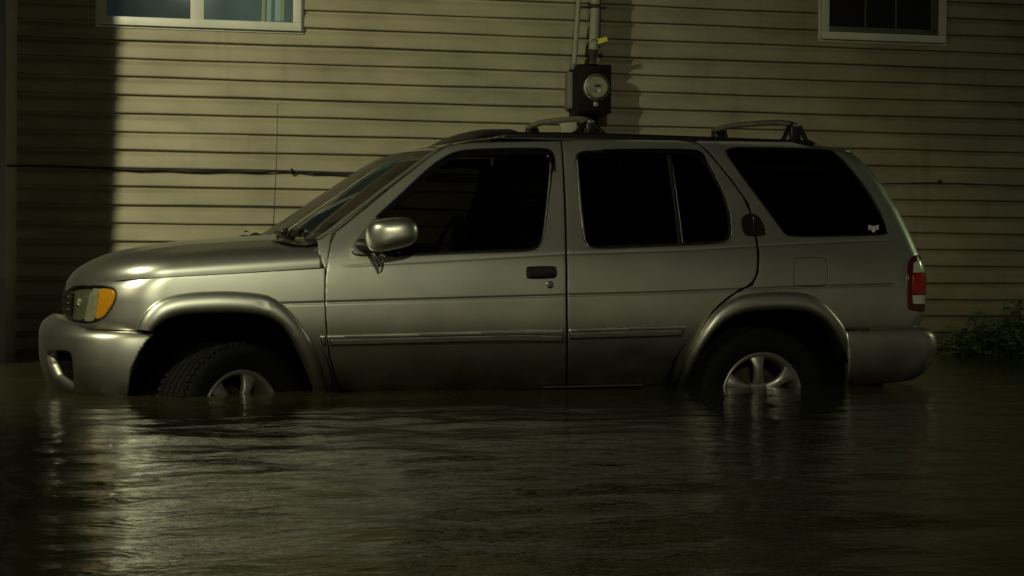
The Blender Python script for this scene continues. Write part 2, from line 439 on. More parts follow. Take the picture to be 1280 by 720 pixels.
def water_sheet():
    # fine rippled field where the camera looks, joined to a broad flat sheet
    def axis(lo, hi, fine0, fine1, st):
        a = list(np.arange(fine0, fine1+1e-6, st)); g = st; p = fine1
        while p < hi: g *= 1.35; p += g; a.append(min(p, hi))
        g = st; p = fine0; b = []
        while p > lo: g *= 1.35; p -= g; b.append(max(p, lo))
        return np.array(b[::-1]+a)
    X = axis(-150, 150, -2.2, 6.4, .03); Y = axis(-150, 150, -5.6, 3.2, .03)
    gx, gy = np.meshgrid(X, Y, indexing='ij'); z = np.zeros_like(gx)
    r = np.random.default_rng(3)
    for _ in range(46):
        k = r.uniform(5, 34); a = r.normal(PI/2, .55); A = .012/k*r.uniform(.4, 1.1)
        ph = r.uniform(0, 6.28)
        ww = np.sin(k*(gx*math.cos(a)+gy*math.sin(a))+ph+.6*np.sin(gx*1.7+gy*.9+ph))
        z += A*ww
    calm = .35+.65*np.clip((-gy-.9)/1.2, 0, 1)           # quiet between the car and the wall
    lively = .55+.65*np.exp(-((gx+.2)/1.3)**2)
    fade = np.clip((12-np.hypot(gx-2, gy))/4, 0, 1)
    P = np.stack([gx, gy, z*calm*lively*fade], -1)
    return tag(gridobj('flood_water', P, WATER), kind='structure')
water_sheet()

# ------------------------------------------------------------------ the house wall
WO = CAM + FW*11.67; WO[2] = 0
WD = np.array([.99477, -.1021, 0]); WN = np.array([-.1021, -.99477, 0])   # along the wall, and out of it to the street
def wpt(s, out, z): return WO + WD*s + WN*out + np.array([0, 0, z])
def wpix(px, py, out=0.0):                                 # pixel -> (s, z) on the wall face
    d = ray(px, py); o = WO+WN*out; t = ((o-CAM) @ WN)/(d @ WN); p = CAM+d*t
    return float((p-WO) @ WD), float(p[2])
SID = mat('vinyl_siding', (.315, .285, .18), .5, noise=(1.9, .22), bump=(3.0, .25, .01), scale=(1, 1, 3))
WHITE = mat('white_vinyl', (.62, .62, .52), .45, noise=(6, .12))
def splash_dirt(m):
    nt = m.node_tree; b = nt.nodes['Principled BSDF']; old = b.inputs['Base Color'].links[0].from_socket
    g = nt.nodes.new('ShaderNodeNewGeometry'); s = nt.nodes.new('ShaderNodeSeparateXYZ'); nt.links.new(g.outputs['Position'], s.inputs[0])
    n = nt.nodes.new('ShaderNodeTexNoise'); n.inputs['Scale'].default_value = 2.3; n.inputs['Detail'].default_value = 9; nt.links.new(g.outputs['Position'], n.inputs['Vector'])
    mp = nt.nodes.new('ShaderNodeMapping'); mp.inputs['Scale'].default_value = (7, 7, .5); nt.links.new(g.outputs['Position'], mp.inputs[0])
    n2 = nt.nodes.new('ShaderNodeTexNoise'); n2.inputs['Scale'].default_value = 1.2; n2.inputs['Detail'].default_value = 6; nt.links.new(mp.outputs[0], n2.inputs['Vector'])
    r = nt.nodes.new('ShaderNodeMapRange'); r.inputs['From Min'].default_value = .55; r.inputs['From Max'].default_value = -.05
    r.inputs['To Min'].default_value = -.5; r.inputs['To Max'].default_value = .45; nt.links.new(s.outputs['Z'], r.inputs['Value'])
    a = nt.nodes.new('ShaderNodeMath'); nt.links.new(r.outputs[0], a.inputs[0]); nt.links.new(n.outputs['Fac'], a.inputs[1]); a.use_clamp = True
    st = nt.nodes.new('ShaderNodeMapRange'); st.inputs['From Min'].default_value = .55; st.inputs['From Max'].default_value = .8; st.inputs['To Max'].default_value = .35
    nt.links.new(n2.outputs['Fac'], st.inputs['Value'])
    mm = nt.nodes.new('ShaderNodeMath'); mm.operation = 'MAXIMUM'; nt.links.new(a.outputs[0], mm.inputs[0]); nt.links.new(st.outputs[0], mm.inputs[1])
    x = nt.nodes.new('ShaderNodeMix'); x.data_type = 'RGBA'; nt.links.new(mm.outputs[0], x.inputs['Factor']); nt.links.new(old, x.inputs['A'])
    x.inputs['B'].default_value = (.11, .085, .05, 1); nt.links.new(x.outputs['Result'], b.inputs['Base Color'])
splash_dirt(SID)
house = tag(empty('house', tuple(wpt(0, 0, -.42))), 'tan vinyl sided house wall with two white framed windows behind the car', 'house')
bpy.context.view_layer.update()
def setparent(o, p):
    o.parent = p; o.matrix_parent_inverse = p.matrix_world.inverted(); return o
s_left = wpix(9, 200)[0]; s_right = 14.0
zA = wpix(200, 119.5)[1]                                    # a lap line measured on the wall
pit = .1270
def siding():
    zs = []
    z0 = zA-pit*math.ceil((zA+.5)/pit); z = z0
    prof = []                                               # (z, out)
    while z < 5.6:
        prof += [(z, .002), (z+.0005, .027), (z+.008, .0295), (z+pit*.56, .0250), (z+pit*.63, .0220), (z+pit*.80, .0070), (z+pit*.82, .001), (z+pit-.0012, .001)]
        z += pit
    J = [-1.9, -1.1, -.2, .35, 1.15, 2.0, 2.9, 3.7, 4.4, 5.6, 8]
    S = np.array(sorted(list(np.linspace(s_left+.06, s_right, 60))+[j+d for j in J for d in (0, .0015)])); n = len(S); r = np.random.default_rng(5)
    jc = [J[int(q)] for q in r.integers(0, len(J), 80)]; jd = r.choice([-1, 1], 80)*.0022
    P = np.zeros((n, len(prof), 3))
    wav = .0022
    for i, s in enumerate(S):
        for j, (zz, o) in enumerate(prof):
            c = j//8
            wv = wav*math.sin(s*1.9+c*1.3)+.0012*math.sin(s*5.1+c*2.9)
            st = jd[c] if s <= jc[c]+.0001 else 0
            P[i, j] = wpt(s, o+.002*math.sin(s*3.3+c)+st, zz+wv)
    o = gridobj('siding', P, SID, smooth=False)
    return setparent(o, house)
siding()
o = box('corner_post', wpt(s_left+.03, .0, 2.5), (.075, .06, 6.0), SID, rot=Matrix.Rotation(math.atan2(WD[1], WD[0]), 3, 'Z'), bevel=.003); setparent(o, house)
# side and back walls, roof slab
bm = bmesh.new()
q = [wpt(s_left+.02, -.01, 0), wpt(s_left+.02, -7, 0), wpt(s_right, -7, 0), wpt(s_right, -.01, 0)]
for a, b in zip(q, q[1:]+q[:1]):
    vs = [bm.verts.new(Vector((p[0], p[1], z))) for p, z in ((a, -.42), (b, -.42), (b, 5.6), (a, 5.6))]; bm.faces.new(vs)
setparent(bobj('wall', bm, SID, smooth=False), house)
ROOF = mat('shingle', (.05, .045, .04), .9, noise=(9, .4))
bm = bmesh.new()
e1, e2, e3, e4 = wpt(s_left-.3, .3, 5.55), wpt(s_right+.3, .3, 5.55), wpt(s_right+.3, -7.3, 5.55), wpt(s_left-.3, -7.3, 5.55)
r1, r2 = wpt(s_left-.3, -3.5, 7.4), wpt(s_right+.3, -3.5, 7.4)
v = [bm.verts.new(Vector(p)) for p in (e1, e2, e3, e4, r1, r2)]
for f in ((0, 1, 5, 4), (2, 3, 4, 5), (0, 4, 3), (1, 2, 5), (0, 3, 2, 1)): bm.faces.new([v[i] for i in f])
setparent(bobj('roof', bm, ROOF, smooth=False), house)

RZ = Matrix.Rotation(math.atan2(WD[1], WD[0]), 3, 'Z')
def wbox(name, s0, s1, z0, z1, o0, o1, m, parent=None, bevel=.003):
    c = wpt((s0+s1)/2, (o0+o1)/2, (z0+z1)/2)
    o = box(name, c, (s1-s0, abs(o1-o0), z1-z0), m, rot=RZ, bevel=bevel)
    if parent: setparent(o, parent)
    return o
def glow_glass(name, a, b, c, st):
    m = bpy.data.materials.new(name); m.use_nodes = True; nt = m.node_tree; bs = nt.nodes['Principled BSDF']
    bs.inputs['Base Color'].default_value = (.01, .012, .012, 1); bs.inputs['Roughness'].default_value = .05; bs.inputs['Specular IOR Level'].default_value = .15
    tc = nt.nodes.new('ShaderNodeTexCoord'); n = nt.nodes.new('ShaderNodeTexNoise'); n.inputs['Scale'].default_value = 2.2
    mp = nt.nodes.new('ShaderNodeMapping'); mp.inputs['Scale'].default_value = (1, 1, .6)
    nt.links.new(tc.outputs['Object'], mp.inputs[0]); nt.links.new(mp.outputs[0], n.inputs['Vector'])
    r = nt.nodes.new('ShaderNodeValToRGB'); r.color_ramp.elements[0].position = .35; r.color_ramp.elements[0].color = (*a, 1)
    r.color_ramp.elements[1].position = .65; r.color_ramp.elements[1].color = (*c, 1)
    e = r.color_ramp.elements.new(.5); e.color = (*b, 1)
    nt.links.new(n.outputs['Fac'], r.inputs[0]); nt.links.new(r.outputs[0], bs.inputs['Emission Color'])
    bs.inputs['Emission Strength'].default_value = st
    return m
GL = glow_glass('dim_room_glass', (.006, .011, .011), (.012, .020, .017), (.024, .036, .029), 1.0)
GL2 = glow_glass('lit_room_glass', (.034, .050, .040), (.044, .066, .050), (.056, .080, .060), 1.0)
GL3 = mat('dark_room_glass', (.006, .005, .004), .25, spec=.3)
CURT = mat('curtain', (.10, .15, .11), .8, emit=((.12, .20, .13), .55))
CURT2 = mat('curtain_yellow', (.14, .15, .06), .8, emit=((.13, .145, .07), .55))
def window(pl, pr, pb_l, pb_r, top, kind):
    """pl/pr outer frame edges, pb bottom edge, all measured on the wall"""
    s0, z0 = wpix(pl, pb_l, .05); s1, z1 = wpix(pr, pb_r, .05); zb = (z0+z1)/2; zt = zb+top
    wn = empty('window', tuple(wpt((s0+s1)/2, .05, zb))); bpy.context.view_layer.update(); setparent(wn, house)
    bpy.context.view_layer.update()
    fw = .058 if kind == 'slider' else .055
    bm = bmesh.new()
    def b(a0, a1, b0, b1, o0, o1):
        c = wpt((a0+a1)/2, (o0+o1)/2, (b0+b1)/2); box_bm(bm, c, (a1-a0, o1-o0, b1-b0), RZ, .003)
    # outer casing with a raised inner bead
    b(s0, s1, zb, zb+fw, .012, .066); b(s0, s1, zt-fw, zt, .012, .066)
    b(s0, s0+fw, zb+fw, zt-fw, .012, .066); b(s1-fw, s1, zb+fw, zt-fw, .012, .066)
    b(s0-.018, s1+.018, zb-.016, zb-.001, .010, .036)       # trim channel
    b(s0-.018, s0-.001, zb, zt, .010, .036); b(s1+.001, s1+.018, zb, zt, .010, .036)
    f = bobj('frame', bm, WHITE, angle=35); setparent(f, wn)
    i0, i1, j0, j1 = s0+fw, s1-fw, zb+fw, zt-fw
    if kind == 'slider':
        mid0 = wpix(238, 20, .04)[0]; mid1 = wpix(255, 20, .04)[0]
        wbox('sash', mid0, mid1, j0, j1, .030, .058, WHITE, wn)
        wbox('pane', i0, mid0-.001, j0, j1, .037, .040, GL, wn, bevel=0)
        wbox('pane', mid1+.001, i1, j0, j1, .037, .040, GL2, wn, bevel=0)
        for k, (px, wd, m) in enumerate(((329, .022, CURT2), (336, .03, CURT), (347, .04, CURT), (353, .018, CURT2))):
            sc = wpix(px, 10, .03)[0]; bm = bmesh.new()
            n = 8; pts = [(sc+wd*(t/n-.5), .0415+.004*abs(math.sin(t*1.3))) for t in range(n+1)]
            for a, c in zip(pts, pts[1:]):
                vs = [bm.verts.new(Vector(wpt(a[0], a[1], j0+.002+.004*k))), bm.verts.new(Vector(wpt(c[0], c[1], j0+.002+.004*k))), bm.verts.new(Vector(wpt(c[0]+.01, c[1], j1-.002))), bm.verts.new(Vector(wpt(a[0]+.01, a[1], j1-.002)))]
                bm.faces.new(vs)
            setparent(bobj('curtain', bm, m), wn)
    else:
        SASH = mat('bronze_sash', (.075, .085, .06), .5)
        sw = .058
        wbox('sash', i0, i1, j0, j0+.045, .030, .050, SASH, wn); wbox('sash', i1-sw, i1, j0+.046, j1, .030, .050, SASH, wn)
        wbox('pane', i0+.002, i1-sw-.001, j0+.046, j1, .036, .039, GL3, wn, bevel=0)
        for px in (1081, 1119):
            sc = wpix(px, 20, .03)[0]; wbox('muntin', sc-.007, sc+.007, j0+.046, j1, .0395, .045, SASH, wn, bevel=.002)
    return wn
window(122.5, 376.5, 29, 40.5, .80, 'slider')
window(1027, 1181, 50, 53, 1.25, 'hung')

# ------------------------------------------------------------------ electric meter, conduits, cables
METB = mat('dark_meter_enclosure', (.009, .006, .005), .6, noise=(9, .4), spec=.15)
PIPE = mat('grey_conduit', (.30, .29, .21), .6, noise=(5, .3), scale=(1, 1, .3))
WIRE = mat('black_cable', (.012, .011, .009), .6)
RUST = mat('rusty_steel', (.05, .032, .02), .8, noise=(14, .6))
def W2(px, py, out): s, z = wpix(px, py, out); return wpt(s, out, z)
mt = tag(empty('electric_meter', tuple(W2(743, 141, .1))), 'dark electric meter box with round glass dome on the siding', 'electric meter')
bpy.context.view_layer.update()
MO = .31
s0, z0 = wpix(722.5, 140.5, MO); s1, z1 = wpix(764.5, 81, MO)
wbox('enclosure', s0, s1, z0, z1, .02, MO, METB, mt, bevel=.006)
wbox('cover', s0+.008, s1-.008, z0+.008, z1-.01, MO+.0005, MO+.010, METB, mt, bevel=.004)
sc, zc = wpix(746.5, 109, MO+.04)
def face_M(s, out, z):                                      # local z = out of the wall
    X = Vector(WD); Z = Vector(WN); Y = Vector((0, 0, 1)); M = Matrix((X, Y, Z)).transposed().to_4x4(); M.translation = Vector(wpt(s, out, z)); return M
M = face_M(sc, MO+.01, zc)
setparent(lathe('socket_ring', [(.097, 0), (.099, .016), (.094, .026), (.086, .028), (.086, .014)], M, mat('meter_ring', (.26, .26, .2), .35, .8, noise=(20, .3))), mt)
setparent(lathe('dial_plate', [(0, .040), (.070, .040), (.078, .034), (.082, .012)], M, mat('dial_grey', (.25, .25, .19), .5, noise=(25, .3))), mt)
setparent(lathe('glass_dome', [(.084, .02), (.084, .070), (.079, .088), (.066, .098), (.03, .102), (.0, .103)], M, glass_mat('meter_glass', (.95, .96, .92), .03)), mt)
def disp(name, dx, dz, w_, h_, m):
    wbox(name, sc+dx-w_/2, sc+dx+w_/2, zc+dz-h_/2, zc+dz+h_/2, MO+.0505, MO+.054, m, mt, bevel=.001)
disp('display', .0, .010, .046, .018, BLACK)
disp('rating_label', .012, -.028, .026, .022, mat('paper_label', (.5, .5, .46), .7))
disp('scale_plate', -.016, -.026, .018, .012, mat('dim_print', (.09, .09, .075), .7))
wbox('sealing_tab', sc-.02, sc+.015, zc-.135, zc-.103, MO+.012, MO+.022, mat('steel_tab', (.3, .3, .25), .4, .7), mt, bevel=.003)
wbox('lower_hub', s0+.09, s1-.055, z0-.15, z0-.001, .03, .17, METB, mt, bevel=.01)
cc = empty('conduit', tuple(W2(742, 80, .12))); tag(cc, 'upright main conduit rising from the top of the meter box', 'conduit'); bpy.context.view_layer.update()
def zext(px0, py0, px1, py1, out, ztop):
    a = W2(px0, py0, out); b = W2(px1, py1, out); d = (b-a)/(b-a)[2]; return a, a+d*(ztop-a[2])
a, b = zext(741.5, 66, 744.5, 0, .32, 5.3)
setparent(tube('pipe', [a, b], .034, PIPE, seg=20), cc)
for oo in (.25, .185, .125):
    setparent(tube('shadow_pipe', zext(741.8, 80, 744.8, 0, oo, 5.3), .030, PIPE, seg=20), cc)  # hidden pipes added behind the main one to widen its shadow
a2, b2 = zext(740, 80.5, 741.5, 60, .32, 3.0)
setparent(tube('lower_coupling', [a2, a2*.35+a*.65+[0, 0, .0], a+[0, 0, .02]], [.022, .026, .040], RUST, seg=20), cc)
setparent(tube('service_cable', [W2(748.6, 60, .33), W2(749.3, 30, .33), zext(749.3, 30, 749.8, 0, .33, 5.3)[1]], .011, WIRE), cc)
hp = W2(742.5, 8, .32)
setparent(lathe('strap', [(.037, -.012), (.044, -.012), (.044, .012), (.037, .012)], Matrix.Translation(Vector(hp)), RUST), cc)
box_o = wbox('strap_bracket', wpix(719, 8, .12)[0], wpix(751, 8, .12)[0], hp[2]-.009, hp[2]+.009, .268, .282, RUST, cc)
wbox('strap_bracket', wpix(741, 8, .12)[0], wpix(746, 8, .12)[0], hp[2]-.009, hp[2]+.009, .013, .27, RUST, cc)
YEL = mat('yellow_tag', (.62, .60, .03), .5)
bm = bmesh.new(); q = [W2(746.5, 49, .36), W2(758, 45.5, .37), W2(760, 51, .37), W2(748, 55.2, .36)]
vs = [bm.verts.new(Vector(p)) for p in q]; vb = [bm.verts.new(Vector(p-WN*.002)) for p in q]
bm.faces.new(vs); bm.faces.new(vb[::-1])
for i in range(4): bm.faces.new((vs[i], vb[i], vb[(i+1) % 4], vs[(i+1) % 4]))
setparent(bobj('warning_tag', bm, YEL, smooth=False), cc)
setparent(tube('tag_wire', [W2(739, 52, .355), W2(741, 49, .36), W2(745, 50, .365), W2(748, 51, .365)], .002, WIRE, seg=6), cc)
c2 = empty('side_conduit', tuple(W2(717, 90, .1))); tag(c2, 'thinner leaning pale conduit left of the main conduit, ending in a grey box', 'conduit'); bpy.context.view_layer.update()
p0, p1 = W2(717.2, 87, .15), W2(723.5, 0, .18); top = p1+(p1-p0)*1.1
setparent(tube('pipe', [p0, (p0+p1)/2, p1, top], .0185, PIPE, seg=16), c2)
GBOX = mat('grey_pvc_box', (.15, .155, .12), .6, noise=(8, .25))
sA, zA0 = wpix(709, 136, .12); sB, zB0 = wpix(721.2, 90, .12)
wbox('junction_box', sA, sB, zA0, zB0, .02, .13, GBOX, c2, bevel=.014)
setparent(lathe('collar', [(.019, -.02), (.027, -.02), (.027, .02), (.019, .02)], Matrix.Translation(Vector(p0+[0, 0, .02])), GBOX), c2)
c3 = tag(empty('pale_utility_box', tuple(W2(708, 165, .05))), 'small pale box low on the siding behind the front roof rack bar', 'box'); bpy.context.view_layer.update()
sA, zA0 = wpix(702, 172, .1); sB, zB0 = wpix(722, 152, .1)
wbox('case', sA, sB, zA0-.15, zB0, .015, .09, mat('pale_box', (.36, .37, .25), .6, noise=(8, .2)), c3, bevel=.008)
wbox('lid', sA-.006, sB+.006, zB0+.001, zB0+.012, .012, .098, mat('pale_lid', (.40, .40, .28), .6), c3, bevel=.004)
def cable(pts, r, out=.035, seg=6):
    bm = bmesh.new()
    for line in pts:
        P = [W2(x, y, out+.012*math.sin(i*1.7)) for i, (x, y) in enumerate(chaikin(line, 2, False))]
        tube_bm(bm, P, r, seg)
    return bm
bm = cable([[(9, 207), (60, 207.5), (130, 210.5), (200, 213.5), (290, 215), (365, 214), (420, 216), (520, 220), (640, 224)],
            [(140, 210.5), (200, 212), (290, 212.5), (365, 214), (410, 218), (520, 224), (640, 229)]], .0075)
ca = bobj('wall_cable', bm, WIRE); tag(ca, 'black cable sagging along the siding behind the bonnet and windscreen', 'cable')
k = tube('cable_knot', [W2(364, 211, .04), W2(365.5, 214.5, .05), W2(366.5, 218, .045)], [.006, .018, .006], WIRE); k.parent = ca
PALEW = mat('pale_cable', (.32, .31, .24), .6)
bm = cable([[(1060, 226), (1110, 228.5), (1175, 226.5), (1230, 229.5), (1300, 231), (1400, 231)]], .0055)
cb = bobj('pale_wall_cable', bm, PALEW); tag(cb, 'thin pale cable strung along the dim siding right of the car', 'cable')
k = tube('cable_knot', [W2(1172, 226.5, .04), W2(1175, 227, .045), W2(1178, 227.2, .04)], [.006, .016, .006], WIRE); k.parent = cb

# the pole out of frame that throws the dark band down the left of the wall
POLE = mat('pole_wood', (.13, .10, .07), .9, noise=(8, .4), scale=(1, 1, .1))
up = tag(empty('unseen_pole', (-2.76, -.50, -.42)), 'thick wooden utility pole beside the left end of the house wall', 'pole'); bpy.context.view_layer.update()
setparent(tube('shaft', [(-3.04, -.50, -.42), (-2.86, -.50, 8.5)], [.41, .38], POLE, seg=32), up)
p2 = tag(empty('unseen_pole', (-1.345, -7.0, -.42)), 'slimmer unseen wooden pole added on the street side to shade the wall', 'pole'); bpy.context.view_layer.update()
setparent(tube('shaft', [(-1.345, -7.0, -.42), (-1.345, -7.0, 8.5)], [.19, .18], POLE, seg=24), p2)  # added out of view; keeps the lamp across off the wall's left strip
setparent(box('crossarm', (-2.69, -.50, 7.9), (1.9, .1, .12), POLE), up)

# ------------------------------------------------------------------ the car
car = tag(empty('suv', (1.4, 0, -.41)), 'silver four door off-roader standing wheel deep in the flood water, front wheels turned', 'car')
bpy.context.view_layer.update()
def cp(o): return setparent(o, car)

w_side = natural([-.30, -.18, -.08, 0, .08, .16, .24, .32, .40, .48, .55, .61, .67, .74, .82, .92, 1.02, 1.12, 1.20, 1.27],
                 [.620, .672, .722, .769, .814, .851, .876, .888, .889, .885, .878, .868, .852, .826, .794, .755, .718, .681, .652, .622])
xf_body = spline([-.3, .25, .36, .44, .50, .54, .60, .70, 1.3], [-.70, -.74, -.755, -.755, -.74, -.71, -.66, -.60, -.6])
xr_body = spline([-.3, .25, .319, .388, .457, .596, .665, .734, .803, .872, .942, 1.011, 1.08, 1.149, 1.218, 1.25, 1.275], [3.62, 3.72, 3.755, 3.78, 3.787, 3.794, 3.782, 3.761, 3.741, 3.717, 3.69, 3.653, 3.617, 3.563, 3.50, 3.46, 3.40])
def zline(pts):                                            # a crease traced along the near side: x -> z
    q = [HB0.hit(*p) for p in pts]; q.sort(); a = [p[0] for p in q]; b = [p[1] for p in q]
    return lambda x: np.interp(x, a, b)
HB0 = Hull(xf_body, xr_body, w_side, .42, .20, 2.5, 2.6)
line1 = zline([(150, 350.5), (200, 346.5), (300, 341), (405, 334), (560, 325.5), (707, 317.5), (855, 313), (947, 307.5), (1060, 302), (1142, 299.5)])
line2 = zline([(340, 380.5), (408, 378.5), (560, 374), (707, 369.5), (820, 366.5), (1000, 359), (1133, 355.5)])
line3 = zline([(405, 418.5), (560, 414.5), (705, 411), (858, 406)])
dentx, dentz = HB0.hit(788, 448)
def groove(x, z):
    s = lambda a, b: np.clip((x-a)/.06, 0, 1)*np.clip((b-x)/.06, 0, 1)
    g = .0034*np.exp(-((z-line2(x))/.0065)**2)*s(.05, 3.50)*(1-.95*s(1.95, 3.0)*np.where(x < 2.95, 1, 0)*np.where(x > 2.1, 1, 0)*0)
    g = g+.0018*np.exp(-((z-line1(x))/.006)**2)*s(.5, 3.5)
    g = g+.006*np.exp(-((x-dentx-.5*(z-dentz))/.07)**2-((z-dentz)/.045)**2)+.0035*np.exp(-((x-dentx-.2)/.16)**2-((z-dentz+.03)/.03)**2)
    return g
HB = Hull(xf_body, xr_body, w_side, .42, .20, 2.5, 2.6, groove)
def H(pts, it=0): return HB.hits(chaikin(pts, it) if it else pts)

# outlines traced on the body side
fd = [(408.5, 334), (415, 294), (438, 276), (470, 250), (505, 221), (540, 194), (552, 186), (566, 180.5), (590, 178.5), (640, 177), (700.5, 176), (700.8, 176.1), (701, 177), (703, 200), (706, 268), (707, 340), (707.5, 413), (707.5, 484.6), (707, 485), (706, 485), (640, 487), (520, 490), (426, 491), (419, 470), (412, 444), (408, 405), (406.5, 370), (407, 348)]
fw = [(470, 271), (500, 244), (537, 209), (556, 196), (572, 190.5), (594, 188.5), (640, 187.5), (676, 187), (688, 190), (692, 199), (690.5, 218), (686, 250), (681, 290), (677, 305), (668, 312), (650, 313.5), (580, 315.5), (522, 318), (490, 320), (478, 320), (466, 300)]
rd = [(702.2, 177), (702.3, 176.1), (702.7, 176), (780, 174.5), (868, 175.5), (884, 189.5), (913, 224.5), (934, 254), (942.5, 286), (947, 315), (946, 341), (939, 355), (918, 365), (894, 384.5), (881, 403), (868, 426), (857, 453), (849, 482), (780, 483), (710.5, 485), (709.6, 485), (709.5, 484.5), (709.5, 413), (709, 340), (708, 268), (704.6, 200)]
rw = [(719.4, 196), (724, 190), (740, 188.5), (800, 187.5), (866, 188.2), (878, 192), (890, 214), (904, 240), (912, 268), (913, 294), (906, 303), (855, 305.5), (800, 307.5), (747, 310), (734, 308.5), (729, 297), (725, 257), (721, 215)]
qw = [(902.5, 184), (960, 184.5), (1034.6, 186.5), (1046, 192), (1066.7, 214), (1084, 237), (1099, 261), (1110.5, 289), (1108, 293.5), (1050, 295), (990, 296), (980, 292), (967.5, 275), (940, 238), (914, 203)]
fuel = [(993, 325), (997, 321.8), (1030, 321.3), (1034, 325), (1035, 354), (1031, 358.5), (997, 358.5), (992.5, 354)]
tl = [(1134, 333), (1137, 325), (1142.5, 319.6), (1151, 318.8), (1160, 330), (1160, 384), (1155, 389.5), (1136, 387.5), (1134, 380)]
hl = [(79.5, 381), (82, 366), (88, 359), (97, 356.5), (114.8, 355.7), (130, 357), (143, 359.5), (146.8, 367), (144, 379), (135, 393.6), (124, 402.6), (108, 404.6), (90, 402.5), (80.5, 396)]
f_out = [(170.8, 411), (174, 400), (185, 384.5), (196, 376), (210.5, 370), (232, 366), (260, 364), (290, 363.6), (329.6, 367), (342, 372), (355, 381), (366, 392), (376.6, 405.4), (387, 422), (394.6, 437), (401, 453), (405.5, 469.4), (410, 489), (413, 508)]
f_in = [(191, 414), (199.7, 404.4), (217.7, 395.6), (246.6, 392), (297, 391), (329.6, 394.3), (347.7, 403), (358, 413), (365.7, 424), (376, 442), (384, 460), (391, 478), (394.6, 489), (397, 508)]
r_out = [(838, 497), (843.7, 479.5), (852.7, 455.8), (867.5, 426), (888, 393.4), (900, 382), (915, 372.6), (933, 366.4), (962.5, 363.7), (998, 364.5), (1013, 368), (1025, 374), (1037, 385), (1048.6, 399), (1056.6, 412), (1060.5, 440), (1064, 475), (1065, 492)]
r_in = [(852, 497), (857, 479.5), (867.5, 452.8), (885, 423), (896, 410), (908, 400), (930, 390.5), (959.5, 388), (995, 388), (1016, 392.9), (1030.8, 403.8), (1042, 420), (1051.6, 441), (1058, 462), (1060.8, 478), (1062, 492)]

zb = lambda x: float(line1(min(max(x, -.62), .9)))
# --- near side skin, split at the real shut lines
SEAMSHADE = mat('seam_shade', (.022, .021, .016), .8)  # panel edges coloured dark to stand in for shade in the shut lines
NS = []                                                     # near side parts to mirror
def side(name, poly, holes=(), m=PAINT, parent=None, **k):
    if name in ('front_door', 'rear_door', 'quarter_panel', 'front_fender', 'fuel_door', 'windscreen_pillar', 'rocker_panel'): k['rim'] = SEAMSHADE
    if name in ('front_door', 'rear_door', 'quarter_panel', 'front_fender'): k['creases'] = (line2, line1) if name != 'front_fender' else (line2,)
    o = patch(name, HB.surf, poly, list(holes), m, None, **k); setparent(o, parent or car); return o
FWp, RWp, QWp = H(fw, 2), H(rw, 2), H(qw, 2)
FDp, RDp = H(chaikin(fd, 1)), H(chaikin(rd, 1))
front_door = side('front_door', FDp, [FWp]); rear_door = side('rear_door', RDp, [RWp])
# fender: from headlight to door, below the bonnet line, down to the bumper line
fx = [HB.hit(*p) for p in [(151, 351), (200, 347), (300, 341.5), (406.4, 335)]]
f_o = H(chaikin(f_out, 1, False)); f_i = H(chaikin(f_in, 1, False)); r_o = H(chaikin(r_out, 1, False)); r_i = H(chaikin(r_in, 1, False))
mid = lambda a, n: [a[int(i)] for i in np.linspace(0, len(a)-1, n)]
def midline(o, i, n=40):
    A = np.array(o); B = np.array(i)
    ra = lambda P: np.stack([np.interp(np.linspace(0, 1, n), np.concatenate([[0], np.cumsum(np.linalg.norm(np.diff(P, axis=0), axis=1))])/np.sum(np.linalg.norm(np.diff(P, axis=0), axis=1)), P[:, k]) for k in (0, 1)], -1)
    return ra(A), ra(B)
FO, FI = midline(f_o, f_i); RO_, RI = midline(r_o, r_i)
hl_uv = H(hl, 2)
zlow = HB.hit(150, 413)[1]
ul = HB.ufrom(float(xf_body(.4))+.004, .4)                  # near the front face
u_hl0 = min(p[0] for p in hl_uv)-.05
zt_f = HB.hit(147, 352)
fend = [(p[0], p[1]) for p in [HB.hit(149, 351.6)]+fx[1:]]
fend += [HB.hit(*p) for p in [(406, 348), (405.7, 370), (407, 405), (411, 444), (418, 470), (425.4, 491), (426, 500)]]
fmid = [tuple(.6*a+.4*b) for a, b in zip(FO, FI)]
fend += [p for p in fmid[::-1]]
x_b = fmid[0][0]; fend += [(x_b, zlow), (u_hl0, zlow-.0)]
fend += [(u_hl0, .50), (u_hl0+.03, .515)]
zl = [HB.hit(100, 353)[0], HB.hit(125, 352)[0]]
fend += [(zl[0], .523), (zl[1], .53)]
front_fender = side('front_fender', fend, [hl_uv])
front_panel = side('front_panel', [(ul-.5, zlow), (u_hl0-.004, zlow), (u_hl0-.004, .50), (ul-.5, .49)])
# quarter
qtr = [HB.hit(*p) for p in [(870.5, 176), (886, 189.5), (915, 224.5), (936, 254), (944.7, 286), (949.2, 315), (948, 341), (941, 356.5), (920, 366.5), (897, 384.5)]]
rmid = [tuple(.6*a+.4*b) for a, b in zip(RO_, RI)]
k0 = int(np.argmin([abs(p[0]-qtr[-1][0])+abs(p[1]-qtr[-1][1]) for p in rmid]))
kend = [i for i, p in enumerate(rmid) if p[1] > HB.hit(1057, 412)[1]][-1]
qtr += rmid[k0+1:kend+1]
zq = HB.hit(1100, 410)[1]; zq2 = zq
ue = lambda z: float(HB.kr(z)+HB.LR*.42)
qtr += [(rmid[kend][0], zq), (3.30, zq2), (ue(zq2), zq2+.003)]
for z in np.linspace(zq2+.06, 1.20, 16): qtr.append((ue(z), z))
zroof = 1.262
qtr += [(float(HB.kr(1.22)+HB.LR*.2), 1.235), (float(HB.kr(1.25))-.10, 1.255)]
qtr += [HB.hit(990, 177.5), HB.hit(930, 176.5)]
TLp = H(tl, 1); FUp = H(fuel, 1)
quarter_panel = side('quarter_panel', qtr, [QWp, TLp, FUp])
